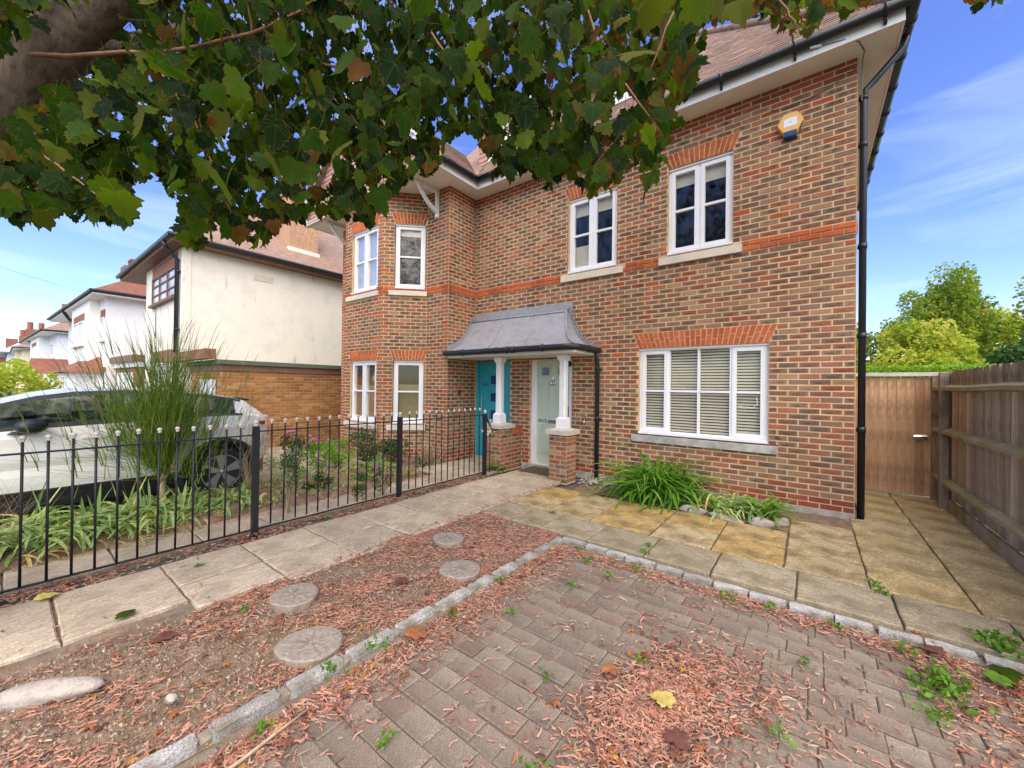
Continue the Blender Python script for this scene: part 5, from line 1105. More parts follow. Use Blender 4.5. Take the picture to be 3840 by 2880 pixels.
# shrivelled leaf scraps among the chips
def scraps(n):
    P = np.concatenate([np.stack([NR.uniform(-3.75, -2.55, n), NR.uniform(-6.6, -2.7, n)], -1), np.stack([NR.uniform(-5.1, -4.82, n // 2), NR.uniform(-7, -1.0, n // 2)], -1), np.stack([-2.40 + np.abs(NR.normal(0, .12, n // 3)), NR.uniform(-6.4, -3, n // 3)], -1), np.stack([NR.normal(-1.02, .16, n // 3), NR.normal(-4.42, .28, n // 3)], -1), np.stack([NR.uniform(.1, .95, n // 3), NR.uniform(-3.6, -2.75, n // 3)], -1), np.stack([NR.uniform(-6.8, -5.6, n), NR.uniform(-8, -2, n)], -1)])
    m = len(P); V0, F0, e0, v0 = LV[3]; keep = np.arange(0, 28); V = []; a = NR.uniform(0, 6.28, m); s = NR.uniform(.018, .05, m); base = V0 * np.array([1, 1, 2.2]); nz = len(V0)
    W = base[None] * s[:, None, None]; W[..., 2] += NR.normal(0, .12, (m, nz)) * s[:, None]; W[..., 0] *= NR.uniform(.35, 1, (m, 1)); ca, sa = np.cos(a)[:, None], np.sin(a)[:, None]
    X = W[..., 0] * ca - W[..., 1] * sa + P[:, :1]; Y = W[..., 0] * sa + W[..., 1] * ca + P[:, 1:]; z0 = np.where(P[:, 0] < -5.55, .07, np.where(P[:, 0] < -2.5, -.03, -.005))[:, None]; Z = W[..., 2] - W[..., 2].min(1, keepdims=True) * .7 + z0
    F = (np.arange(m)[:, None, None] * nz + F0[None]).reshape(-1, 3)
    return arrmesh('leaf_scraps', np.stack([X, Y, Z], -1).reshape(-1, 3), F, MT['deadleaf'], np.repeat(np.clip(NR.beta(1, 2.2, m), 0, 1), len(F0)))
tag(meshobj('leaf_scraps', scraps(260)), kind='stuff')
# fallen leaves lying on the ground
def fallen(x, y, z, s, mat, label, rz=0, k=0):
    tone = .95 if 'yellow' in label else .99 if 'pale' in label else .45 if ('brown' in label or 'orange' in label) else .05 if ('maroon' in label or 'wine' in label or 'dark' in label) else .6
    V, F, e, v = LV[k % 8]; V = V * s * .78 * np.array([1, 1, 1.15]); c, sn = math.cos(rz), math.sin(rz); W = np.stack([V[:, 0] * c - V[:, 1] * sn, V[:, 0] * sn + V[:, 1] * c, V[:, 2] - V[:, 2].min() + .004], -1)
    me = arrmesh('fallen_leaf', W, F, MT[mat], np.full(len(F), tone), {'edge': e, 'vein': v}); o = meshobj('fallen_leaf', me, None, (x, y, z)); return tag(o, label, 'leaf', 'fallen leaves')
for a in ((-3.98, -5.80, .003, .14, 'maple', 'green maple leaf lying on the wide path slab', 2.0, 1), (-4.72, -6.15, -.01, .16, 'deadleaf', 'pale fallen leaf among chips below the railing at the left', .4, 2), (-3.52, -5.72, -.02, .15, 'deadleaf', 'maroon fallen leaf on the mulch near the path corner', 1.2, 3), (-2.98, -4.36, -.01, .15, 'deadleaf', 'maroon fallen leaf between the middle log slices', 3.0, 4),
          (-2.36, -4.80, -.005, .18, 'deadleaf', 'curled brown leaf tucked against the granite kerb', .2, 5), (-.96, -4.37, .02, .15, 'deadleaf', 'yellow brown leaf on top of the chip heap', 1.5, 6), (-.92, -4.52, .02, .15, 'deadleaf', 'dark wine leaf at the near side of the chip heap', 4.0, 7), (-1.28, -4.28, .0, .11, 'deadleaf', 'orange crumpled leaf left of the chip heap', 2.4, 0),
          (.18, -2.98, .0, .15, 'deadleaf', 'dark leaf under the kerb at the lower right', 1.0, 2), (.42, -2.93, .0, .16, 'maple', 'green leaf lying at the right end of the kerb', 3.3, 3), (.33, -3.1, .0, .16, 'weed', 'bright green fallen leaf beside the weeds at the lower right', 5.0, 6), (-4.86, -4.0, .0, .11, 'weed', 'bright green leaf lying under the railing', 2.2, 5)):
    fallen(*a)
# ---- strap-leaved plants, stems, bushes
def blades(name, n, base, spread, length, width, mat, parent, arch=1.0, seed=0, upr=.9, rnd=None, lean=(0, 0)):
    rs = np.random.RandomState(seed + 5); m = 7
    a = rs.uniform(0, 2 * PI, n); bx = base[0] + rs.normal(0, spread, n); by = base[1] + rs.normal(0, spread, n); L = rs.uniform(length * .6, length, n); up = np.clip(rs.normal(upr, .25, n), .15, 1.5); wd = rs.uniform(width * .6, width, n)
    V = []
    t = np.linspace(0, 1, m); el = np.clip(up[:, None] - arch * 1.7 * t[None] ** 1.3, -1.2, 1.5); st = L[:, None] / (m - 1)
    r_ = np.cumsum(np.cos(el) * st, 1) - np.cos(el[:, :1]) * st; z = np.cumsum(np.sin(el) * st, 1) - np.sin(el[:, :1]) * st; z = np.maximum(base[2] + z, .004)
    ca, sa = np.cos(a)[:, None], np.sin(a)[:, None]; w_ = wd[:, None] * np.array([.7, .95, 1, 1, .85, .55, .06])[None]; tw = rs.normal(0, .4, n)[:, None]
    X = bx[:, None] + r_ * ca + lean[0] * t; Y = by[:, None] + r_ * sa + lean[1] * t
    Vl = np.stack([X - w_ * sa, Y + w_ * ca, z + w_ * tw * .5], -1); Vm = np.stack([X, Y, z - w_ * .35], -1); Vr = np.stack([X + w_ * sa, Y - w_ * ca, z - w_ * tw * .5], -1)
    V = np.stack([Vl, Vm, Vr], 2).reshape(-1, 3); F = []
    for i in range(m - 1):
        for k in range(2): F.append((i * 3 + k, i * 3 + k + 1, i * 3 + k + 4, i * 3 + k + 3))
    F = (np.arange(n)[:, None, None] * (m * 3) + np.array(F)[None]).reshape(-1, 4); rv = rs.random_sample(n) if rnd is None else np.clip(rs.normal(rnd, .22, n), 0, 1)
    return meshobj(name, arrmesh(name, V - np.array(org(parent)), F, MT[mat], np.repeat(rv, (m - 1) * 2), smooth=True), parent)
def stems(name, pts_list, rad, mat, parent, sides=3):
    """many thin curved stems as one part"""
    V, F, rr = [], [], []; b = 0
    for pts in pts_list:
        m = len(pts); v = R.random()
        for i, p in enumerate(pts):
            r_ = rad * (1 - .75 * i / (m - 1))
            for k in range(sides): t = 2 * PI * k / sides; V.append((p[0] + r_ * math.cos(t), p[1] + r_ * math.sin(t), p[2] + r_ * .3 * math.sin(t)))
        for i in range(m - 1):
            for k in range(sides): F.append((b + i * sides + k, b + i * sides + (k + 1) % sides, b + (i + 1) * sides + (k + 1) % sides, b + (i + 1) * sides + k)); rr.append(v)
        b += m * sides
    return meshobj(name, arrmesh(name, np.array(V) - np.array(org(parent)), np.array(F), MT[mat], rr), parent)
def stalks(n):
    A = []
    for i in range(n):
        x, y = R.uniform(-3.75, -2.55), R.uniform(-6.6, -2.8)
        if i % 3 == 0: x, y = R.uniform(-2.4, .4), R.uniform(-5.6, -3.0)
        a, L = R.uniform(0, 6.28), R.uniform(.04, .14); b_ = R.uniform(-.6, .6); A.append([(x, y, .004), (x + L * .5 * math.cos(a), y + L * .5 * math.sin(a), .012), (x + L * math.cos(a + b_ * .5), y + L * math.sin(a + b_ * .5), .004)])
    return A
tag(stems('leaf_stalks', stalks(420), .0019, 'dry', None), kind='stuff')
def leafcloud(name, P, size, mat, parent, seed=0, rnd=None, up=.3, aspect=.55):
    """small pointed leaves (two folded quads each) at the points P"""
    rs = np.random.RandomState(seed); n = len(P); t = rs.normal(0, 1, (n, 3)); t[:, 2] += up; t /= np.linalg.norm(t, axis=1, keepdims=True); a = rs.normal(0, 1, (n, 3)); a[:, 2] += .8; x = np.cross(t, a); x /= np.linalg.norm(x, axis=1, keepdims=True) + 1e-9; z = np.cross(x, t); s = (rs.uniform(.6, 1.25, n) * size)[:, None]
    q = [(0, -.5, 0), (aspect * .5, -.05, .12), (0, .5, -.05), (-aspect * .5, -.05, .12), (0, 0, 0)]
    V = np.stack([P + s * (u * x + v * t + w_ * z) for u, v, w_ in q], 1).reshape(-1, 3); F = (np.arange(n)[:, None, None] * 5 + np.array([(0, 1, 4), (1, 2, 4), (2, 3, 4), (3, 0, 4)])[None]).reshape(-1, 3)
    rv = rs.random_sample(n) if rnd is None else np.clip(rnd, 0, 1)
    return meshobj(name, arrmesh(name, V - np.array(org(parent)), F, MT[mat], np.repeat(rv, 4)), parent)
def blob_points(n, c, r, seed, lumps=9, shell=.55):
    """points gathered in lumps through an ellipsoid, so the crown has gaps and clumps"""
    rs = np.random.RandomState(seed); d = rs.normal(0, 1, (lumps, 3)); d /= np.linalg.norm(d, axis=1, keepdims=True); C_ = d * rs.uniform(shell, .95, (lumps, 1)); k = rs.randint(0, lumps, n)
    q = rs.normal(0, 1, (n, 3)); q /= np.linalg.norm(q, axis=1, keepdims=True); q *= rs.uniform(.3, 1, (n, 1)) ** .5 * (.30 + .18 * rs.random_sample(lumps))[k][:, None]
    P = C_[k] + q; return P * np.array(r) + np.array(c), (rs.random_sample(lumps)[k] * .5 + rs.random_sample(n) * .5)
ag = thing('strap_leaf_plant', (-2.22, -.42, 0), 'large bright green clump of strap leaves under the ground floor window', 'plant')
blades('leaves', 330, (-2.22, -.50, .02), .16, 1.02, .020, 'blade', ag, 1.0, 1, 1.08)
blades('leaves', 110, (-2.12, -.56, .02), .24, .80, .018, 'blade', ag, 1.15, 2, .7, .4)
ag2 = thing('strap_leaf_plant', (-1.2, -.55, 0), 'smaller pale green and yellowing strap leaves beside the edging stones', 'plant')
blades('leaves', 130, (-1.25, -.6, .02), .2, .55, .018, 'iris', ag2, 1.2, 3, .85, .4); blades('leaves', 60, (-.85, -.6, .02), .08, .48, .018, 'blade', ag2, .9, 4, 1.0, .8)
stems('stems', [[(-2.1 + R.uniform(-.4, .9), -.3, .1), (-2.0 + R.uniform(-.4, .9), -.32, .45), (-1.8 + R.uniform(-.4, .9), -.4, .68 + R.uniform(-.2, .15))] for _ in range(9)], .004, 'dry', ag)
for k, (x, y, s) in enumerate(((-5.9, -5.95, 1.0), (-6.1, -6.35, .95), (-6.2, -5.75, 1.05), (-5.95, -5.45, .9), (-6.3, -5.35, 1.0), (-6.05, -5.05, .8), (-6.35, -4.85, .8), (-6.15, -4.55, .75), (-5.95, -6.75, 1.0), (-6.5, -6.1, 1.1))):
    l_ = ('clump of iris leaves behind the railing, nearest the pale grass', 'low iris clump at the left picture edge behind the railing', 'iris clump with upright blades before the dark car sill', 'iris clump at the edge of the neighbour path slabs', 'iris clump just left of the broom trunk', 'iris clump at the foot of the broom bush', 'yellowing iris clump between broom bush and car wheel', 'small iris clump before the rear car wheel', 'iris clump out at the near end of the bed', 'tall iris clump close to the car door')[k]
    p = thing('iris_clump', (x, y, .07), l_, 'plant', 'iris clumps along the neighbour bed')
    blades('leaves', 74, (x, y, .07), .15, .56 * s, .021, 'iris', p, 1.2, 20 + k, .9, .42); blades('dry_leaves', 46, (x, y, .06), .17, .36 * s, .014, 'iris', p, 1.5, 60 + k, .5, .85)
    blades('upright_leaves', 4, (x, y, .07), .06, .62 * s, .018, 'iris', p, .12, 90 + k, 1.35, .3)
# broom bush
bro = thing('broom_bush', (-6.58, -5.12, .08), 'tall wispy green broom bush in front of the white car', 'bush')
one('trunk', MT['dry'], bro, lambda b: (limb(b, [(-6.58, -5.12, .02), (-6.57, -5.14, .35), (-6.6, -5.12, .62)], .036, .026, 8, .008), limb(b, [(-6.57, -5.14, .35), (-6.5, -5.0, .7)], .022, .012, 6, .008), limb(b, [(-6.6, -5.12, .5), (-6.7, -5.3, .85)], .02, .012, 6, .008)), True)
def broom():
    A = []
    for i in range(560):
        a = R.uniform(0, 2 * PI); h0 = R.uniform(.35, .95); sp = abs(R.gauss(0, .66)) + .10; L = R.uniform(.7, 1.6) * (1 - .08 * min(1, sp / 1.2))
        el = max(.02, PI / 2 - sp * 1.3); p = Vector((-6.59 + R.uniform(-.05, .05), -5.12 + R.uniform(-.05, .05), h0)); pts = [tuple(p)]
        for k in range(5):
            p = p + Vector((math.cos(a) * math.cos(el), math.sin(a) * math.cos(el), math.sin(el))) * L / 5; el = min(1.5, el + .045); a += R.uniform(-.09, .09); pts.append(tuple(p))
        A.append(pts)
        for q in range(3):
            j = R.randint(1, 4); s = Vector(pts[j]); a2 = a + R.uniform(-.9, .9); l2 = R.uniform(.15, .45); A.append([tuple(s), tuple(s + Vector((math.cos(a2) * .25, math.sin(a2) * .25, .9)) * l2 * .5), tuple(s + Vector((math.cos(a2) * .35, math.sin(a2) * .35, 1.0)) * l2)])
    tag(stems('stems', A, .0042, 'broom', bro), kind='stuff')
broom()
def shrub(name, c, r, n, size, mat, label, cat='bush', seed=0, group=None, lumps=10, flowers=None, stem=True, shell=.5, rmul=1.0):
    t = thing(name, (c[0], c[1], 0), label, cat, group)
    P, rv = blob_points(n, c, r, seed, lumps, shell); leafcloud('foliage', P, size, mat, t, seed, rv * rmul)
    if stem:
        S = []
        for i in range(16):
            q = P[R.randrange(len(P))]; S.append([(c[0] + R.uniform(-.03, .03), c[1] + R.uniform(-.03, .03), .0), ((c[0] + q[0]) / 2 + R.uniform(-.03, .03), (c[1] + q[1]) / 2, q[2] * .5), tuple(q)])
        stems('stems', S, .006, 'dry', t)
    for (mt, m, fs) in (flowers or []):
        I = np.argsort(-P[:, 2] + np.random.RandomState(seed + 1).normal(0, .12, len(P)))[:m]; Q = np.repeat(P[I] + np.array([0, -.02, .02]), 14, 0) + np.random.RandomState(seed + 2).normal(0, fs, (m * 14, 3)); tag(leafcloud('flowers', Q, fs * 1.3, mt, t, seed + 3, None, .6, .8), kind='stuff')
    return t
shrub('bay_shrub', (-7.05, -1.85, .42), (.62, .42, .42), 2300, .05, 'shrub', 'round dark green shrub under the bay window', seed=31)
shrub('dry_grass_tuft', (-6.45, -1.15, .30), (.26, .2, .34), 10, .03, 'shrub', 'tuft of dry straw coloured grass against the bay corner', 'plant', seed=33)
blades('leaves', 120, (-6.45, -1.15, 0), .07, .62, .006, 'dry', bpy.data.objects['dry_grass_tuft'], .5, 34, 1.3, .5)
blades('leaves', 26, (-6.72, -1.9, .0), .06, .42, .016, 'blade', bpy.data.objects['bay_shrub'], 1.1, 36, .8, .8)
shrub('thin_shrub', (-5.40, -4.22, .46), (.17, .17, .36), 900, .028, 'shrub', 'thin upright small leaved shrub just behind the first railing post', seed=37, lumps=14, shell=.3)
shrub('aster_plant', (-5.24, -3.38, .24), (.13, .13, .22), 420, .032, 'shrub', 'lilac aster with dry stems behind the railing, left one of the pair', 'plant', 41, 'asters behind the railing', 8, [('lilac', 7, .014)])
shrub('aster_plant', (-5.17, -3.06, .24), (.14, .13, .22), 420, .032, 'shrub', 'pink aster beside the middle railing post, right one of the pair', 'plant', 43, 'asters behind the railing', 8, [('lilac', 5, .016), ('pink', 4, .016)])
shrub('pink_flower_plant', (-6.95, -3.05, .46), (.30, .26, .36), 900, .05, 'hedge', 'leafy plant with bright pink flower heads before the ochre garage wall', 'plant', 45, None, 9, [('pink', 6, .03)], rmul=.6)
shrub('pale_pink_plant', (-7.35, -3.3, .45), (.26, .24, .36), 700, .045, 'shrub', 'sprawling plant with pale pink flower heads nearer the car', 'plant', 47, None, 9, [('pink', 5, .03)])
shrub('grey_shrub', (-6.6, -3.75, .28), (.34, .26, .22), 900, .035, 'iris', 'low greyish green shrub behind the second railing panel', seed=49, rmul=.7)
shrub('low_plant', (-5.98, -3.55, .16), (.16, .2, .13), 420, .045, 'shrub', 'low dark leafy plant at the edge of the neighbour path', 'plant', 51)
shrub('low_plant', (-6.0, -2.9, .16), (.2, .2, .12), 420, .045, 'weed', 'low light green leafy plant below the pink flowers', 'plant', 53)
shrub('tall_dry_plant', (-6.55, -4.25, .5), (.22, .2, .42), 60, .02, 'dry', 'bare pale twiggy plant rising beside the back of the car', 'plant', 55)
dp = bpy.data.objects['tall_dry_plant']; stems('twigs', [[(-6.55, -4.25, .05), (-6.55 + R.uniform(-.2, .2), -4.2 + R.uniform(-.15, .25), .5), (-6.6 + R.uniform(-.45, .4), -4.15 + R.uniform(-.3, .5), R.uniform(.8, 1.25))] for _ in range(44)], .004, 'dry', dp)
pg = thing('pale_grass', (-5.9, -6.55, .05), 'pale seeding grass with thin stalks at the left edge behind the railing', 'plant')
stems('stems', [[(-5.95 + R.uniform(-.15, .15), -6.5 + R.uniform(-.2, .2), .03), (-5.9 + R.uniform(-.2, .2), -6.4 + R.uniform(-.15, .25), .35), (-5.85 + R.uniform(-.3, .3), -6.25 + R.uniform(-.1, .4), R.uniform(.45, .8))] for _ in range(40)], .003, 'dry', pg)
P_, rv_ = blob_points(500, (-5.9, -6.6, .14), (.2, .35, .16), 57, 8, .4); leafcloud('foliage', P_, .035, 'iris', pg, 57, rv_ * .6)
shrub('doorway_plant', (-5.05, -.72, .14), (.12, .1, .12), 60, .04, 'blade', 'small green plant at the foot of the left porch pier', 'plant', 59)
blades('leaves', 40, (-5.05, -.72, 0), .04, .34, .013, 'blade', bpy.data.objects['doorway_plant'], 1.1, 60, .9, .5)
def ground_plants():
    n = 9000; P = np.stack([NR.uniform(-6.95, -5.72, n), NR.uniform(-8.0, -1.95, n), np.abs(NR.normal(0, .05, n)) + .05], -1)
    P = P[clump(P[:, 0], P[:, 1], 1.3) + NR.normal(0, .3, n) > .0]; rv = np.clip(NR.normal(.5, .3, len(P)), 0, 1)
    tag(leafcloud('low_leaves', P, .055, 'iris', None, 401, rv, .5, .5), kind='stuff')
    P = np.stack([NR.uniform(-9.7, -6.0, 1500), NR.uniform(-1.7, -.85, 1500), np.abs(NR.normal(0, .05, 1500)) + .02], -1); P = P[clump(P[:, 0], P[:, 1], 1.1) > .1]
    tag(leafcloud('low_leaves', P, .05, 'shrub', None, 402, None, .5, .6), kind='stuff')
ground_plants()
shrub('grey_shrub', (-6.25, -2.55, .26), (.22, .2, .22), 520, .03, 'iris', 'small silvery shrub just left of the asters by the middle post', seed=63, rmul=.5)
shrub('leafy_plant', (-7.5, -2.45, .3), (.4, .3, .3), 900, .055, 'hedge', 'light green leafy plant between pink flowers and bay window', 'plant', 65, rmul=.5)
# white agapanthus head by the last post
fh = thing('white_flower', (-5.02, -.99, .02), 'single pale flower head on a stalk against the last railing post', 'flower')
stems('stem', [[(-5.02, -1.0, .02), (-5.03, -1.0, .4), (-5.05, -1.0, .72)]], .006, 'weed', fh); P_ = np.array([(-5.05, -1.0, .74)]) + NR.normal(0, .05, (60, 3)) * np.array([1, 1, .5]); leafcloud('petals', P_, .05, 'petal', fh, 61)
# weeds in the joints
WD = [(-2.46, -4.98, 1.2), (-2.5, -5.24, 1.1), (-2.36, -4.46, .7), (-2.4, -3.9, .7), (-2.38, -5.62, .8), (-1.9, -3.62, .8), (-1.75, -3.3, 1.0), (-1.62, -3.02, 1.1), (-2.05, -4.2, .6), (-1.2, -4.1, .6), (-1.55, -4.55, .6), (-1.32, -5.02, .8), (-.55, -4.22, .9), (-.45, -3.55, .7), (-.9, -3.05, 1.0), (-.66, -3.0, .9), (-.3, -2.98, .8), (.02, -3.05, 1.3), (.12, -3.3, 1.5), (.06, -3.45, 1.3), (.05, -3.62, 1.3), (.0, -2.2, .9), (-.03, -2.07, .8), (.5, -2.62, 1.5), (.62, -2.75, 1.3), (-1.66, -2.62, .9), (-1.68, -2.45, .7), (-2.95, -2.2, .6), (-3.5, -5.3, .5), (-4.52, -5.3, .5), (-1.9, -5.3, .7), (-1.02, -4.9, .7), (-2.0, -3.15, .8), (-2.2, -2.95, .7), (-3.6, -.75, .8), (-.5, -4.8, .9), (-.05, -4.2, .9), (.3, -4.3, 1.0), (-.75, -1.1, .5)]
big = {18: 'spreading green weed on the pavers by the right end of the kerb', 23: 'leafy green weed growing at the right picture edge beyond the kerb', 1: 'small green weed growing against the kerb next to the nearest log slice'}
WP = []
for k, (x, y, s) in enumerate(WD):
    n = int(26 * s); P = np.stack([NR.normal(x, .028 * s, n), NR.normal(y, .028 * s, n), NR.uniform(.004, .05 * s, n)], -1)
    if k in big:
        P = np.concatenate([P, np.stack([NR.normal(x, .06, n * 2), NR.normal(y, .09, n * 2), NR.uniform(.004, .05, n * 2)], -1)]) if k != 1 else P
        t = thing('weed', (x, y, 0), big[k], 'weed'); leafcloud('foliage', P, .034 * min(s, 1.2), 'weed', t, 200 + k, None, .2, .7)
    else: WP.append(P)
tag(leafcloud('weeds', np.concatenate(WP), .03, 'weed', None, 300, None, .2, .7), kind='stuff')
# ================================================================== WHITE CAR
def car():
    c = thing('parked_car', (-7.9, -5.9, -.03), 'pearl white hatchback with dark glass parked behind the broom bush', 'car')
    xc = -7.9; Y0, Y1 = -8.22, -3.80; RWY, FWY, WZ = -4.42, -7.10, .30
    ip = lambda y, t: float(np.interp(y, [p[0] for p in t], [p[1] for p in t]))
    TOP = [(-8.22, .62), (-8.15, .74), (-7.9, .86), (-7.3, .98), (-7.0, 1.04), (-6.6, 1.20), (-6.33, 1.30), (-6.1, 1.375), (-5.8, 1.425), (-5.4, 1.445), (-4.96, 1.425), (-4.6, 1.385), (-4.25, 1.325), (-4.12, 1.29), (-3.95, 1.15), (-3.84, 1.05), (-3.80, .98)]
    BELT = [(-8.22, .60), (-8.1, .72), (-7.6, .86), (-7.0, .97), (-6.1, 1.03), (-5.0, 1.07), (-4.4, 1.085), (-4.05, 1.07), (-3.86, 1.035), (-3.80, .96)]
    W = [(-8.22, .60), (-8.15, .70), (-8.0, .80), (-7.7, .87), (-7.2, .895), (-5.5, .90), (-4.5, .90), (-4.1, .87), (-3.9, .81), (-3.80, .72)]
    ys = [Y0 + (Y1 - Y0) * i / 147 for i in range(148)]; nl, ng = 9, 8
    body, win, ws = MB(), [MB() for _ in range(6)], [MB(), MB()]; rows = []
    def zlow(y):
        z = .36 if -7.9 < y < -3.98 else .36 + .10 * min(1, (abs(y + 5.94) - 1.96) / .24)
        for wy in (RWY, FWY):
            q = .455 ** 2 - (y - wy) ** 2
            if q > 0: z = max(z, WZ + math.sqrt(q))
        return z
    for y in ys:
        w_, bz, tz = ip(y, W), ip(y, BELT), max(ip(y, TOP), ip(y, BELT) + .012); zl = min(zlow(y), bz - .05); ring = []
        for i in range(nl):
            t = i / (nl - 1); z = zl + (bz - zl) * t; q = (z - .72) / .42; hw = w_ * (1 - .045 * q * q) - (.02 * math.exp(-((z - .60) / .07) ** 2)) + (.012 * math.exp(-((z - .93) / .05) ** 2))
            ring.append((hw, z))
        hb = ring[-1][0] - .012; gh = max(0, tz - bz); hr = hb - .46 * gh - .35 * gh * gh
        for i in range(1, ng): t = i / (ng - 1); ring.append((hb + (hr - hb) * (t ** 1.25), bz + gh * t))
        ring += [(hr * .72, tz + .022 * min(1, gh * 4)), (hr * .35, tz + .034 * min(1, gh * 4)), (0, tz + .038 * min(1, gh * 4))]
        rows.append(ring)
    def q(a, i, s): return (xc + s * rows[a][i][0], ys[a], rows[a][i][1])
    M_ = len(rows[0])
    for a in range(len(ys) - 1):
        ym = (ys[a] + ys[a + 1]) / 2; gh = ip(ym, TOP) - ip(ym, BELT)
        for i in range(M_ - 1):
            for s in (1, -1):
                f = [q(a, i, s), q(a + 1, i, s), q(a + 1, i + 1, s), q(a, i + 1, s)]
                if s < 0: f = f[::-1]
                tgt = body
                if nl - 1 <= i < nl + ng - 2:
                    t = (i - nl + 1)
                    if 1 <= t <= ng - 3 and gh > .10 and -6.75 < ym < -4.25 and not (-5.50 < ym < -5.40): tgt = win[(0 if ym < -5.45 else 1) + (0 if s > 0 else 3)]
                    elif t in (0, ng - 2) and gh > .06 and -6.9 < ym < -4.15: tgt = win[2 if s > 0 else 5]
                    elif gh > .10 and -5.50 < ym < -5.40: tgt = win[2 if s > 0 else 5]
                if i >= nl + ng - 2 and (-7.0 < ym < -6.32 or -4.08 < ym < -3.87): tgt = ws[0 if ym < -5 else 1]
                tgt.add(f, [(0, 1, 2, 3)])
    # close the ends
    for a in (0, len(ys) - 1):
        body.add([q(a, i, 1) for i in range(M_)] + [q(a, i, -1) for i in range(M_ - 2, -1, -1)], [tuple(range(2 * M_ - 1))] if a == 0 else [tuple(range(2 * M_ - 2, -1, -1))])
    bo = body.build('body', MT['carwhite'], c, True)
    for k, nme in ((0, 'front_window'), (1, 'rear_window'), (3, 'front_window'), (4, 'rear_window')): win[k].build(nme, MT['carglass'], c, True)
    win[2].build('window_trim', MT['black'], c, True); win[5].build('window_trim', MT['black'], c, True); ws[0].build('windscreen', MT['carglass'], c, True); ws[1].build('rear_screen', MT['carglass'], c, True)
    one('cabin', MT['fog'], c, lambda b: (b.box(xc - .66, -6.7, .5, xc + .66, -4.3, 1.02), b.box(xc + .12, -5.75, .9, xc + .55, -5.6, 1.28), b.box(xc - .55, -5.75, .9, xc - .12, -5.6, 1.28)))
    for s in (1, -1): one('side_skirt', MT['black'], c, lambda b: b.hexa([(xc + s * .74, -7.0, .17), (xc + s * .86, -7.0, .17), (xc + s * .86, -4.55, .17), (xc + s * .74, -4.55, .17), (xc + s * .74, -7.0, .43), (xc + s * .893, -7.0, .365), (xc + s * .893, -4.55, .365), (xc + s * .74, -4.55, .43)]))
    one('underbody', MT['rubber'], c, lambda b: (b.box(xc - .74, -8.05, .17, xc + .74, -3.95, .5), b.box(xc - .70, -3.99, .20, xc + .70, -3.83, .52)))
    for wy in (RWY, FWY):
        for s in (1, -1):
            a = MB(); n = 26
            for k in range(n):
                t0, t1 = PI * (-.16 + 1.32 * k / n), PI * (-.16 + 1.32 * (k + 1) / n); P = []
                for (t, xx) in ((t0, .70), (t1, .70), (t0, .905), (t1, .905)):
                    for r_ in (.40, .475): P.append((xc + s * xx, wy + r_ * math.cos(t), WZ + r_ * math.sin(t)))
                a.add(P, [(0, 2, 3, 1), (4, 5, 7, 6), (0, 4, 6, 2), (1, 3, 7, 5)])
            a.build('wheel_arch', MT['rubber'], c, True)
            t_ = MB(); prof = [(.205, .70), (.30, .685), (.328, .70), (.332, .76), (.332, .83), (.325, .875), (.30, .888), (.235, .884)]; N = 36; vs = []
            for r_, xx in prof: vs += [(xc + s * xx, wy + r_ * math.cos(2 * PI * k / N), WZ + r_ * math.sin(2 * PI * k / N)) for k in range(N)]
            t_.add(vs, [(i * N + k, i * N + (k + 1) % N, (i + 1) * N + (k + 1) % N, (i + 1) * N + k) for i in range(len(prof) - 1) for k in range(N)])
            wo = t_.build('wheel', MT['rubber'], c, True, at=(xc + s * .8, wy, WZ))
            one('wheel_dish', MT['darkalloy'], wo, lambda b: b.tube([(xc + s * .70, wy, WZ), (xc + s * .858, wy, WZ)], .238, 36))
            r = MB()
            for k in range(5):
                t0 = 2 * PI * k / 5 + .2
                def pt(rr, t, xx): return (xc + s * xx, wy + rr * math.cos(t), WZ + rr * math.sin(t))
                A = [pt(.03, t0 - .6, .872), pt(.228, t0 - .16, .872), pt(.228, t0 + .42, .872), pt(.04, t0 + .6, .872)]; B = [(p[0] - s * .012, p[1], p[2]) for p in A]
                r.add(A + B, [(0, 1, 2, 3), (7, 6, 5, 4), (0, 4, 5, 1), (1, 5, 6, 2), (2, 6, 7, 3), (3, 7, 4, 0)])
            for k in range(36):
                t0, t1 = 2 * PI * k / 36, 2 * PI * (k + 1) / 36; r.add([(xc + s * .885, wy + .225 * math.cos(t0), WZ + .225 * math.sin(t0)), (xc + s * .885, wy + .225 * math.cos(t1), WZ + .225 * math.sin(t1)), (xc + s * .887, wy + .240 * math.cos(t1), WZ + .240 * math.sin(t1)), (xc + s * .887, wy + .240 * math.cos(t0), WZ + .240 * math.sin(t0))], [(0, 1, 2, 3)])
            r.ball((xc + s * .872, wy, WZ), .032); r.build('wheel_blades', MT['alloy'], wo)
    for s in (1, -1):
        m = MB(); m.ball((0, 0, 0), 1, 16, 10); m.v = [(xc + s * .985 + x * .095, -6.14 + y * (.135 if y > 0 else .10), 1.065 + z * .08) for x, y, z in m.v]; mo = m.build('mirror', MT['black'], c, True)
        one('mirror_stalk', MT['black'], mo, lambda b: b.hexa([(xc + s * .86, -6.30, .985), (xc + s * .98, -6.22, .985), (xc + s * .98, -6.08, .985), (xc + s * .86, -6.14, .985), (xc + s * .86, -6.26, 1.015), (xc + s * .98, -6.20, 1.015), (xc + s * .98, -6.10, 1.015), (xc + s * .86, -6.14, 1.015)]))
        for yy in (-5.66, -4.78): one('door_handle', MT['carwhite'], c, lambda b: b.box(xc + s * .89, yy - .10, .895, xc + s * .915, yy + .10, .918))
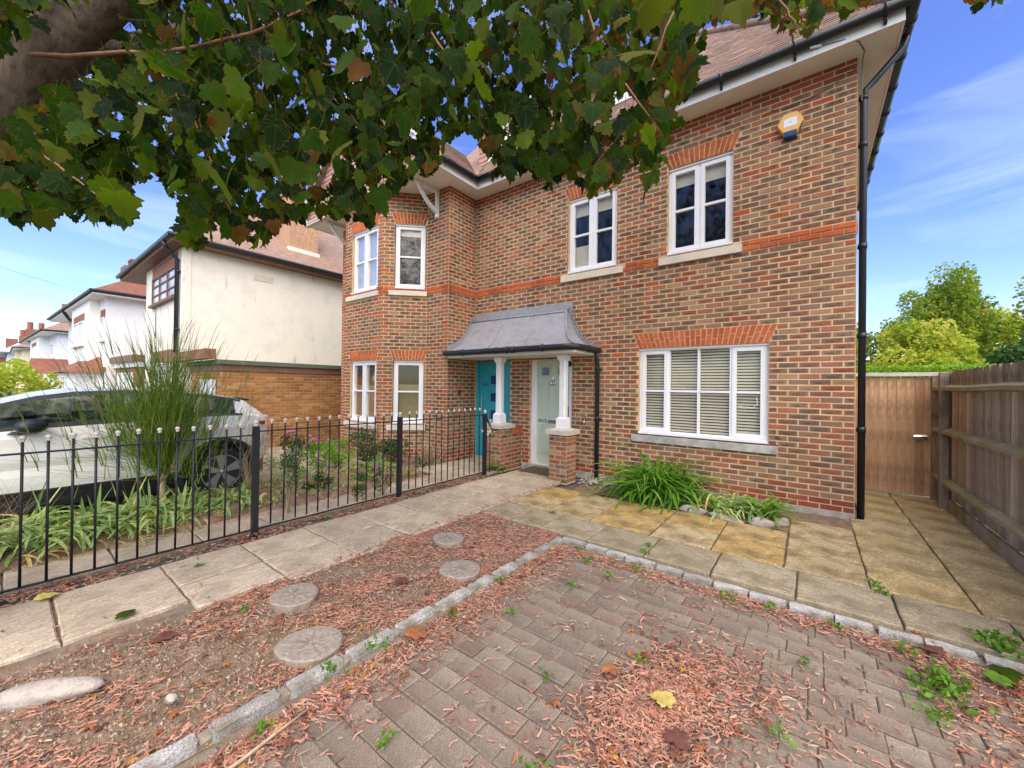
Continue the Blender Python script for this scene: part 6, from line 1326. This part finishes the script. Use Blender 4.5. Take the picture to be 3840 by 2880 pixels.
        one('tail_lamp', MT['redlamp'], c, lambda b: b.hexa([(xc + s * .60, -3.80, .90), (xc + s * .835, -3.93, .93), (xc + s * .82, -3.86, .93), (xc + s * .60, -3.77, .90), (xc + s * .60, -3.80, .98), (xc + s * .835, -3.97, .985), (xc + s * .82, -3.86, .985), (xc + s * .60, -3.77, .98)]))
        one('head_lamp', MT['darkalloy'], c, lambda b: b.hexa([(xc + s * .45, -8.235, .62), (xc + s * .72, -8.12, .64), (xc + s * .72, -8.05, .64), (xc + s * .45, -8.1, .62), (xc + s * .45, -8.225, .70), (xc + s * .74, -8.06, .74), (xc + s * .72, -8.0, .74), (xc + s * .45, -8.1, .70)]))
        g = MB()     # shut lines
        for yy in (-5.45, -6.55, -4.62):
            g.tube([(xc + s * (ip(yy, W) * .995), yy, .40), (xc + s * (ip(yy, W) * 1.004), yy, .70), (xc + s * (ip(yy, W) * 1.004), yy, .98)], .004, 4)
        g.build('door_gap', MT['black'], c)
    one('spoiler', MT['black'], c, lambda b: b.hexa([(xc - .55, -4.14, 1.30), (xc + .55, -4.14, 1.30), (xc + .52, -3.98, 1.275), (xc - .52, -3.98, 1.275), (xc - .55, -4.16, 1.335), (xc + .55, -4.16, 1.335), (xc + .52, -3.97, 1.30), (xc - .52, -3.97, 1.30)]))
    one('rear_lip', MT['carwhite'], c, lambda b: b.hexa([(xc - .72, -3.90, 1.01), (xc + .72, -3.90, 1.01), (xc + .66, -3.755, 1.03), (xc - .66, -3.755, 1.03), (xc - .72, -3.92, 1.06), (xc + .72, -3.92, 1.06), (xc + .66, -3.75, 1.055), (xc - .66, -3.75, 1.055)]))
car()
# ================================================================== NEIGHBOURING HOUSES
def hiproof(b, x0, x1, y0, y1, z, pitch, oh=.35, th=.10):
    x0 -= oh; x1 += oh; y0 -= oh; y1 += oh; h = min(x1 - x0, y1 - y0) / 2; t = math.tan(math.radians(pitch)); zt = z + h * t
    if (x1 - x0) >= (y1 - y0): r0, r1 = (x0 + h, (y0 + y1) / 2, zt), (x1 - h, (y0 + y1) / 2, zt); F = [(0, 1, 5, 4), (1, 2, 5), (2, 3, 4, 5), (3, 0, 4)]
    else: r0, r1 = ((x0 + x1) / 2, y0 + h, zt), ((x0 + x1) / 2, y1 - h, zt); F = [(0, 1, 4), (1, 2, 5, 4), (2, 3, 5), (3, 0, 4, 5)]
    b.add([(x0, y0, z), (x1, y0, z), (x1, y1, z), (x0, y1, z), r0, r1], F)
    b.box(x0, y0, z - th, x1, y1, z - .004); return zt
def eaves(h, x0, x1, y0, y1, z, oh=.35, sof='paint'):
    one('soffit', MT[sof], h, lambda b: b.box(x0 - oh + .02, y0 - oh + .02, z - .16, x1 + oh - .02, y1 + oh, z - .105))
    one('gutter', MT['black'], h, lambda b: (b.tube([(x0 - oh - .04, y0 - oh - .05, z - .03), (x1 + oh + .05, y0 - oh - .05, z - .03), (x1 + oh + .05, y1, z - .03)], .06, 8)))
def hwin(h, x0, x1, z0, z1, y, nx=2, nz=1, frame='pvc', head=None, sillm='sill', deep=.05):
    b = MB(); f = .05
    b.box(x0, y - deep, z0, x0 + f, y + .03, z1); b.box(x1 - f, y - deep, z0, x1, y + .03, z1); b.box(x0 + f, y - deep, z1 - f, x1 - f, y + .03, z1); b.box(x0 + f, y - deep, z0, x1 - f, y + .03, z0 + f)
    for i in range(1, nx): x = x0 + (x1 - x0) * i / nx; b.box(x - .03, y - deep + .005, z0 + f, x + .03, y + .03, z1 - f)
    for i in range(1, nz): z = z0 + (z1 - z0) * i / nz; b.box(x0 + f, y - deep + .01, z - .015, x1 - f, y + .02, z + .015)
    o = b.build('window', MT[frame], h)
    one('pane', MT['farpane'], o, lambda q: q.box(x0 + f, y - .012, z0 + f, x1 - f, y - .006, z1 - f))
    one('sill', MT[sillm], o, lambda q: q.box(x0 - .08, y - .12, z0 - .07, x1 + .08, y - .005, z0 - .002))
    if head: one('window_head', MT[head], o, lambda q: q.box(x0 - .05, y - .03, z1 + .002, x1 + .05, y - .004, z1 + .34))
    return o
def fp():
    m, n, l, p = nodes('reflecting_far_pane'); p.inputs['Base Color'].default_value = (.30, .33, .36, 1); p.inputs['Roughness'].default_value = .06; p.inputs['Specular IOR Level'].default_value = .9
    a = link_noise(n, l, 1.4, 3, .5); c = ramp(n, l, a.outputs['Fac'], [(.35, (.30, .31, .32, 1)), (.6, (.66, .67, .66, 1))]); l.new(c.outputs[0], p.inputs['Base Color']); MT['farpane'] = m
fp()
def pots(h, x, y, z, n, dx, mat='terracotta'):
    for i in range(n): one('chimney_pot', MT[mat], h, lambda b: b.tube([(x + i * dx, y, z - .01), (x + i * dx, y, z + .35), (x + i * dx, y, z + .36), (x + i * dx, y, z + .48)], [.13, .115, .15, .14], 10), True)
def cream_house():
    h = thing('cream_house', (-16.4, 0, 0), 'cream rendered two storey house with brown tiled hipped roof beside the brick house', 'house')
    x1, x0, y0, y1, z = -13.3, -19.4, -3.5, 6.0, 5.22
    one('wall', MT['render'], h, lambda b: (b.box(-17.45, y0, -.06, x1, y1, z - .15), b.box(x0, y0 + .55, -.06, -17.452, y1 - .3, z - .15)))
    one('corner_strip', MT['render'], h, lambda b: b.box(x1 - .16, y0 - .012, 2.4, x1 + .012, y0 + .16, z - .2))
    b = MB(); zt = hiproof(b, x0, x1, y0, y1, z, 40, .32); r = b.build('roof', MT['farroof'], h)
    eaves(h, x0, x1, y0, y1, z, .32, 'brownwood')
    one('chimney', MT['chimtan'], h, lambda q: (q.box(-14.55, -.75, 5.2, -13.75, .15, 7.7), q.box(-14.6, -.8, 7.7, -13.7, .2, 7.85))); pots(h, -14.35, -.3, 7.85, 2, .4)
    one('lead_flashing', MT['soffit'], h, lambda q: q.box(-14.6, -.80, 5.75, -13.70, .20, 5.95))
    hwin(h, -16.45, -13.85, 3.85, 4.66, y0, 3, 3, 'brownwood', 'chimbrick', 'brownwood'); hwin(h, -18.0, -17.6, 3.75, 4.5, y0 + .55, 1, 1, 'brownwood', 'chimbrick', 'brownwood')
    hwin(h, -16.3, -14.2, .9, 2.1, y0, 3, 1, 'pvc', 'chimbrick')
    one('downpipe', MT['black'], h, lambda q: (q.tube([(-13.55, -3.87, 5.15), (-13.55, -3.80, 5.0), (-13.55, -3.57, 4.75), (-13.55, -3.57, 0)], .05, 8), [q.box(-13.62, -3.6, zz, -13.46, -3.5, zz + .05) for zz in (4.4, 2.9)]), True)
    one('air_brick', MT['sill'], h, lambda q: q.box(-13.298, -1.9, 4.55, -13.285, -1.4, 4.72))
    one('soot_streak', MT['soffit'], h, lambda q: None) if False else None
    g = MB(); g.box(-13.29, -3.28, -.06, -11.008, 3.2, 1.82); go = g.build('garage', MT['mortar'], h)
    bb = MB()
    for (o, d, n, L) in (((-11.0, -3.29, 0), (0, 1, 0), (1, 0, 0), 6.4), ((-11.0, -3.29, 0), (-1, 0, 0), (0, -1, 0), 2.3)):
        c = 0; z_ = -.02
        while z_ < 1.78:
            u = 0; k = 0
            while u < L:
                w_ = (.1125 if c % 2 else .225) if k == 0 else .225; qq = min(u + w_ - .005, L)
                if qq - u > .03: bb.cur = (R.random(), 0); brickbox(bb, o, d, n, u + .005, qq, z_ + .005, min(z_ + .07, 1.815), R.uniform(-.003, .004), .012)
                u += w_; k += 1
            z_ += .075; c += 1
    tag(bb.build('garage_brickwork', MT['garagebrick'], go), kind='stuff')
    one('garage_fascia', MT['brownwood'], go, lambda q: q.box(-13.28, -3.32, 1.822, -10.97, 3.25, 1.97)); one('garage_roof', MT['greenroof'], go, lambda q: q.box(-13.285, -3.40, 1.972, -10.92, 3.3, 2.07))
    one('parapet', MT['chimbrick'], go, lambda q: (q.box(-14.9, -3.62, 2.08, -10.95, -3.42, 2.30)))
    one('garage_door', MT['paint'], go, lambda q: (q.box(-12.4, -3.34, -.05, -11.35, -3.305, 1.62)))
cream_house()
def house2():
    h = thing('white_house', (-24.3, -3.6, 0), 'white painted house with red bay roof and black gutter, second along the street', 'house')
    x1, x0, y0, y1, z = -24.3, -37.0, -3.6, 4.6, 5.3
    one('wall', MT['whiterender'], h, lambda b: (b.box(-32.0, y0, -.06, x1, y1, z - .15), b.box(x0, y0 + .25, -.06, -32.002, y1, z - .15), b.box(-30.4, y0 - .32, 2.4, -25.7, y0 - .004, z - .16)))
    b = MB(); hiproof(b, x0, x1, y0, y1, z, 35, .5); b.build('roof', MT['redroof'], h); eaves(h, x0, x1, y0, y1, z, .5)
    hwin(h, -34.2, -32.6, 3.4, 4.5, y0 + .25, 2, 2); hwin(h, -29.6, -26.9, 3.2, 4.3, y0 - .32, 2, 1, 'pvc', 'chimbrick'); hwin(h, -25.3, -24.55, 3.3, 4.3, y0, 2, 1, 'pvc', 'chimbrick')
    bay = MB(); bay.box(-28.6, -4.55, -.06, -24.75, y0 - .004, 1.9); bo = bay.build('bay', MT['paint'], h)
    hwin(bo, -28.4, -25.0, .8, 1.75, -4.55, 4, 1)
    one('bay_side_window', MT['farpane'], bo, lambda q: q.box(-24.748, -4.4, .85, -24.735, -3.8, 1.75))
    rr = MB(); rr.add([(-28.8, -4.78, 1.9), (-24.5, -4.78, 1.9), (-24.5, y0, 1.9), (-28.8, y0, 1.9), (-28.0, y0 - .12, 2.62), (-25.2, y0 - .02, 2.62)], [(0, 1, 5, 4), (1, 2, 5), (3, 0, 4), (3, 2, 1, 0)]); rr.build('bay_roof', MT['redroof'], bo)
    one('string_course', MT['chimbrick'], h, lambda q: q.box(-32, y0 - .05, 1.95, x1 + .04, y0 - .003, 2.15))
    g = one('garage', MT['chimbrick'], h, lambda q: q.box(-24.2, -3.3, -.06, -20.4, 2.5, 2.1)); one('garage_parapet', MT['brownwood'], g, lambda q: q.box(-24.2, -3.5, 2.3, -20.3, 2.5, 2.55)); one('garage_band', MT['whiterender'], g, lambda q: q.box(-24.2, -3.4, 2.102, -20.35, 2.5, 2.298)); one('garage_door', MT['paint'], g, lambda q: q.box(-23.6, -3.36, -.05, -21.2, -3.304, 1.9))
    one('downpipe', MT['black'], h, lambda q: q.tube([(-31.4, -4.15, 5.2), (-31.9, -3.85, 4.8), (-32.1, -3.45, 4.6), (-32.1, -3.42, 0)], .07, 8), True)
    one('chimney', MT['chimbrick'], h, lambda q: q.box(-31.6, -2.0, 6.0, -30.6, -1.2, 8.0)); pots(h, -31.4, -1.6, 8.0, 2, .45)
    dg = MB(); dg.prism([(-29.0, -.6), (-26.6, -.6), (-26.6, 3.0), (-29.0, 3.0)], 5.2, 6.9); dg.build('dormer', MT['whiterender'], h)
    rr = MB(); rr.add([(-38.4, -4.9, 1.95), (-35.6, -4.9, 1.95), (-35.6, y0 + .25, 1.95), (-38.4, y0 + .25, 1.95), (-37.0, -4.8, 2.85), (-37.0, y0 + .25, 2.85)], [(0, 1, 4), (1, 2, 5, 4), (3, 0, 4, 5), (3, 2, 1, 0)]); po = rr.build('porch_roof', MT['redroof'], h)
    for x_ in (-38.2, -35.9): one('porch_post', MT['brownwood'], po, lambda q: q.box(x_, -4.85, 0, x_ + .16, -4.69, 1.95))
    h.rotation_euler = (0, 0, .033)
house2()
def house3():
    h = thing('white_house', (-46.0, -4.0, 0), 'white rendered house with brown roof and tall grey four pot chimney, third along the street', 'house')
    x1, x0, y0, y1, z = -46.0, -63, -4.0, 5, 5.3
    one('wall', MT['greyrender'], h, lambda b: (b.box(x0, y0 + .3, -.06, x1, y1, z - .15), b.box(-57, y0 - .25, -.06, -50.5, y0 + .296, z - .16)))
    b = MB(); hiproof(b, x0, x1, y0, y1, z, 36, .5); b.build('roof', MT['farroof'], h); eaves(h, x0, x1, y0, y1, z, .5)
    hwin(h, -55.4, -52.2, 3.3, 4.4, y0 - .25, 2, 1, 'pvc', 'chimbrick'); hwin(h, -49.6, -47.4, 3.3, 4.4, y0 + .3, 1, 1); hwin(h, -61, -58.6, 3.2, 4.4, y0 + .3, 2, 1)
    one('downpipe', MT['black'], h, lambda q: q.tube([(-57.6, -4.4, 5.2), (-57.6, -3.8, 4.8), (-57.6, -3.78, 0)], .09, 8))
    one('chimney', MT['greyrender'], h, lambda q: q.box(-67.5, -1.5, 5.0, -64.5, 1.6, 8.4)); one('chimney_cap', MT['chimbrick'], h, lambda q: q.box(-67.7, -1.7, 8.4, -64.3, 1.8, 9.0))
    for i in range(4): one('chimney_pot', MT['terracotta'], h, lambda q: q.tube([(-66, -1.3 + i * .9, 9.0), (-66, -1.3 + i * .9, 10.0)], [.28, .24], 10))
    h.rotation_euler = (0, 0, .036)
house3()
def house45():
    h = thing('yellow_house', (-75, -4.8, 0), 'yellowish cream house with brown roof and brick chimney, fourth along the street', 'house')
    one('wall', MT['yellowrender'], h, lambda b: (b.box(-92, -4.7, -.06, -75, 5, 5.2), b.box(-86, -5.1, -.06, -80, -4.704, 5.19)))
    b = MB(); hiproof(b, -92, -75, -4.7, 5, 5.4, 32, .7); b.build('roof', MT['farroof'], h); eaves(h, -92, -75, -4.7, 5, 5.4, .7)
    hwin(h, -79, -77, 3.2, 4.4, -4.7, 1, 1); hwin(h, -85, -81, 3.2, 4.4, -5.1, 2, 1)
    one('chimney', MT['chimbrick'], h, lambda q: q.box(-87.6, -4.2, 5.2, -86.0, -2.4, 8.6)); [one('chimney_pot', MT['terracotta'], h, lambda q: q.tube([(-86.8, -3.8 + 1.0 * i, 8.6), (-86.8, -3.8 + 1.0 * i, 9.6)], .28, 8)) for i in (0, 1)]
    g = thing('grey_house', (-98, -5.2, 0), 'pale grey house with grey slate roof at the far left end of the street', 'house')
    one('wall', MT['greyrender'], g, lambda b: b.box(-122, -5.6, -.06, -98, 5, 5.6)); b = MB(); hiproof(b, -122, -98, -5.6, 5, 5.8, 40, .8); b.build('roof', MT['slate'], g)
    one('chimney', MT['chimbrick'], g, lambda q: q.box(-107, -4.4, 6, -105.2, -2.6, 8.9)); [one('chimney_pot', MT['terracotta'], g, lambda q: q.tube([(-106.1, -4.0 + 1.0 * i, 8.9), (-106.1, -4.0 + 1.0 * i, 10.0)], .3, 8)) for i in (0, 1)]
    k = thing('brick_terrace', (-130, -6, 0), 'distant red brick house end with small chimney beyond the grey slate roof', 'house')
    one('wall', MT['chimbrick'], k, lambda b: b.box(-160, -6.6, -.06, -130, 6, 6.2)); b = MB(); hiproof(b, -160, -130, -6.6, 6, 6.4, 40, .8); b.build('roof', MT['farroof'], k); one('chimney', MT['chimbrick'], k, lambda q: q.box(-136, -5.6, 6.4, -134, -4.0, 10.2))
house45()
# low boundary fence and yellow-green shrub in the neighbours' front gardens
def low_fence():
    f = thing('low_fence', (-11.6, -7.0, 0), 'grey weathered board fence behind the white car at the left', 'fence')
    y = -9.0; var = []
    for q in range(5):
        b = MB(); b.cur = (q / 4, .5); b.box(-.012, -.07, 0, .012, .07, 1.2); var.append(b.mesh('board', MT['fence']))
    while y < -4.8:
        o = bpy.data.objects.new('board', R.choice(var)); put(o, f, Vector((-11.6, y, R.uniform(-.02, .01)))); y += .147
    one('rail', MT['rail'], f, lambda b: [b.box(-11.63, -9.1, z, -11.613, -4.75, z + .07) for z in (.3, .95)])
low_fence()
def bigshrub(name, c, r, n, size, mat, label, seed, cat='bush', lumps=16, trunk=True, group=None, shell=.55, tr=.06):
    t = thing(name, (c[0], c[1], -.05), label, cat, group)
    P, rv = blob_points(n, c, r, seed, lumps, shell)
    leafcloud('crown', P, size, mat, t, seed, rv, .3, .7)
    tk = MB(); limb(tk, [(c[0], c[1], -.1), (c[0] + .02 * r[0], c[1], max(.1, c[2] - r[2] * .4)), (c[0] - .05 * r[0], c[1], c[2] + r[2] * .4)], tr, tr * .4, 8, tr * .3)
    rs = random.Random(seed)
    for i in range(9):
        q = P[rs.randrange(n)]; z0 = max(.1, c[2] - r[2] * (.5 - .07 * i)); limb(tk, [(c[0], c[1], z0), ((c[0] + q[0]) / 2, (c[1] + q[1]) / 2, (z0 + q[2]) / 2 + .08 * r[2]), tuple(q)], tr * .45, tr * .1, 5, tr * .15)
    tk.build('trunk', MT['bark'], t, True); return t
bigshrub('yellow_shrub', (-14.2, -6.2, 1.05), (1.0, .75, .85), 4200, .10, 'yellowtree', 'yellow green leafy shrub above the fence at the far left', 71, lumps=20)
# ---- trees and hedge beyond the gate
bigshrub('maple_bush_tree', (2.75, 14, 2.35), (1.55, 1.3, 1.55), 17000, .15, 'yellowtree', 'rounded yellow green tree standing behind the garden gate', 73, 'tree', 46, tr=.12)
bigshrub('tall_tree', (5.4, 25, 5.1), (1.75, 1.7, 2.9), 12000, .20, 'greentree', 'tall airy olive green tree rising behind the rounded tree', 75, 'tree', 38, shell=.4, tr=.2)
bigshrub('broad_tree', (10.3, 25, 4.2), (2.7, 1.8, 3.1), 15000, .22, 'greentree', 'broad brownish green tree at the right picture edge above the fence', 77, 'tree', 40, tr=.2)
bigshrub('dark_tree', (6.3, 19, 2.2), (1.25, 1.0, 1.3), 5500, .17, 'shrub', 'small dark evergreen between rounded tree and right edge tree', 79, 'tree', 22, tr=.1)
bigshrub('narrow_tree', (1.0, 24, 3.9), (.9, .9, 2.3), 5500, .18, 'greentree', 'narrow tree just showing past the black corner downpipe', 81, 'tree', 20, tr=.12)
bigshrub('back_tree', (3.3, 27, 3.7), (1.8, 1.3, 2.0), 7500, .2, 'greentree', 'hazy tree filling the gap left of the tall airy tree', 83, 'tree', 24, tr=.15)
bigshrub('far_tree', (7.8, 30, 3.9), (2.6, 1.4, 2.4), 9000, .22, 'yellowtree', 'light green tree far behind the dark evergreen', 87, 'tree', 28, tr=.15)
hd = thing('hedge', (1.8, 5.4, 0), 'clipped bright green hedge showing above the garden gate', 'hedge')
P_ = np.stack([NR.uniform(-1.2, 4.6, 15000), NR.uniform(5.0, 5.9, 15000), 2.10 - np.abs(NR.normal(0, .13, 15000))], -1); leafcloud('foliage', P_, .06, 'hedge', hd, 85, None, .5, .7)
one('hedge_core', MT['soil'], hd, lambda b: b.box(-1.1, 5.12, -.05, 4.5, 5.8, 1.85))
# overhead wire across the street
wr = MB(); wr.tube([(-9.0, -12.0, 4.9), (-14, -9.2, 4.75), (-19, -6.6, 4.85), (-24.2, -4.2, 5.15)], .004, 4); tag(wr.build('telephone_wire', MT['number']), 'thin telephone wire crossing the sky to the white painted house', 'wire')
for o in bpy.data.objects:
    if o.type == 'MESH' and o.name.startswith('window') is False and 'kind' not in o and o.parent is None and 'label' not in o: print('UNLABELLED', o.name)
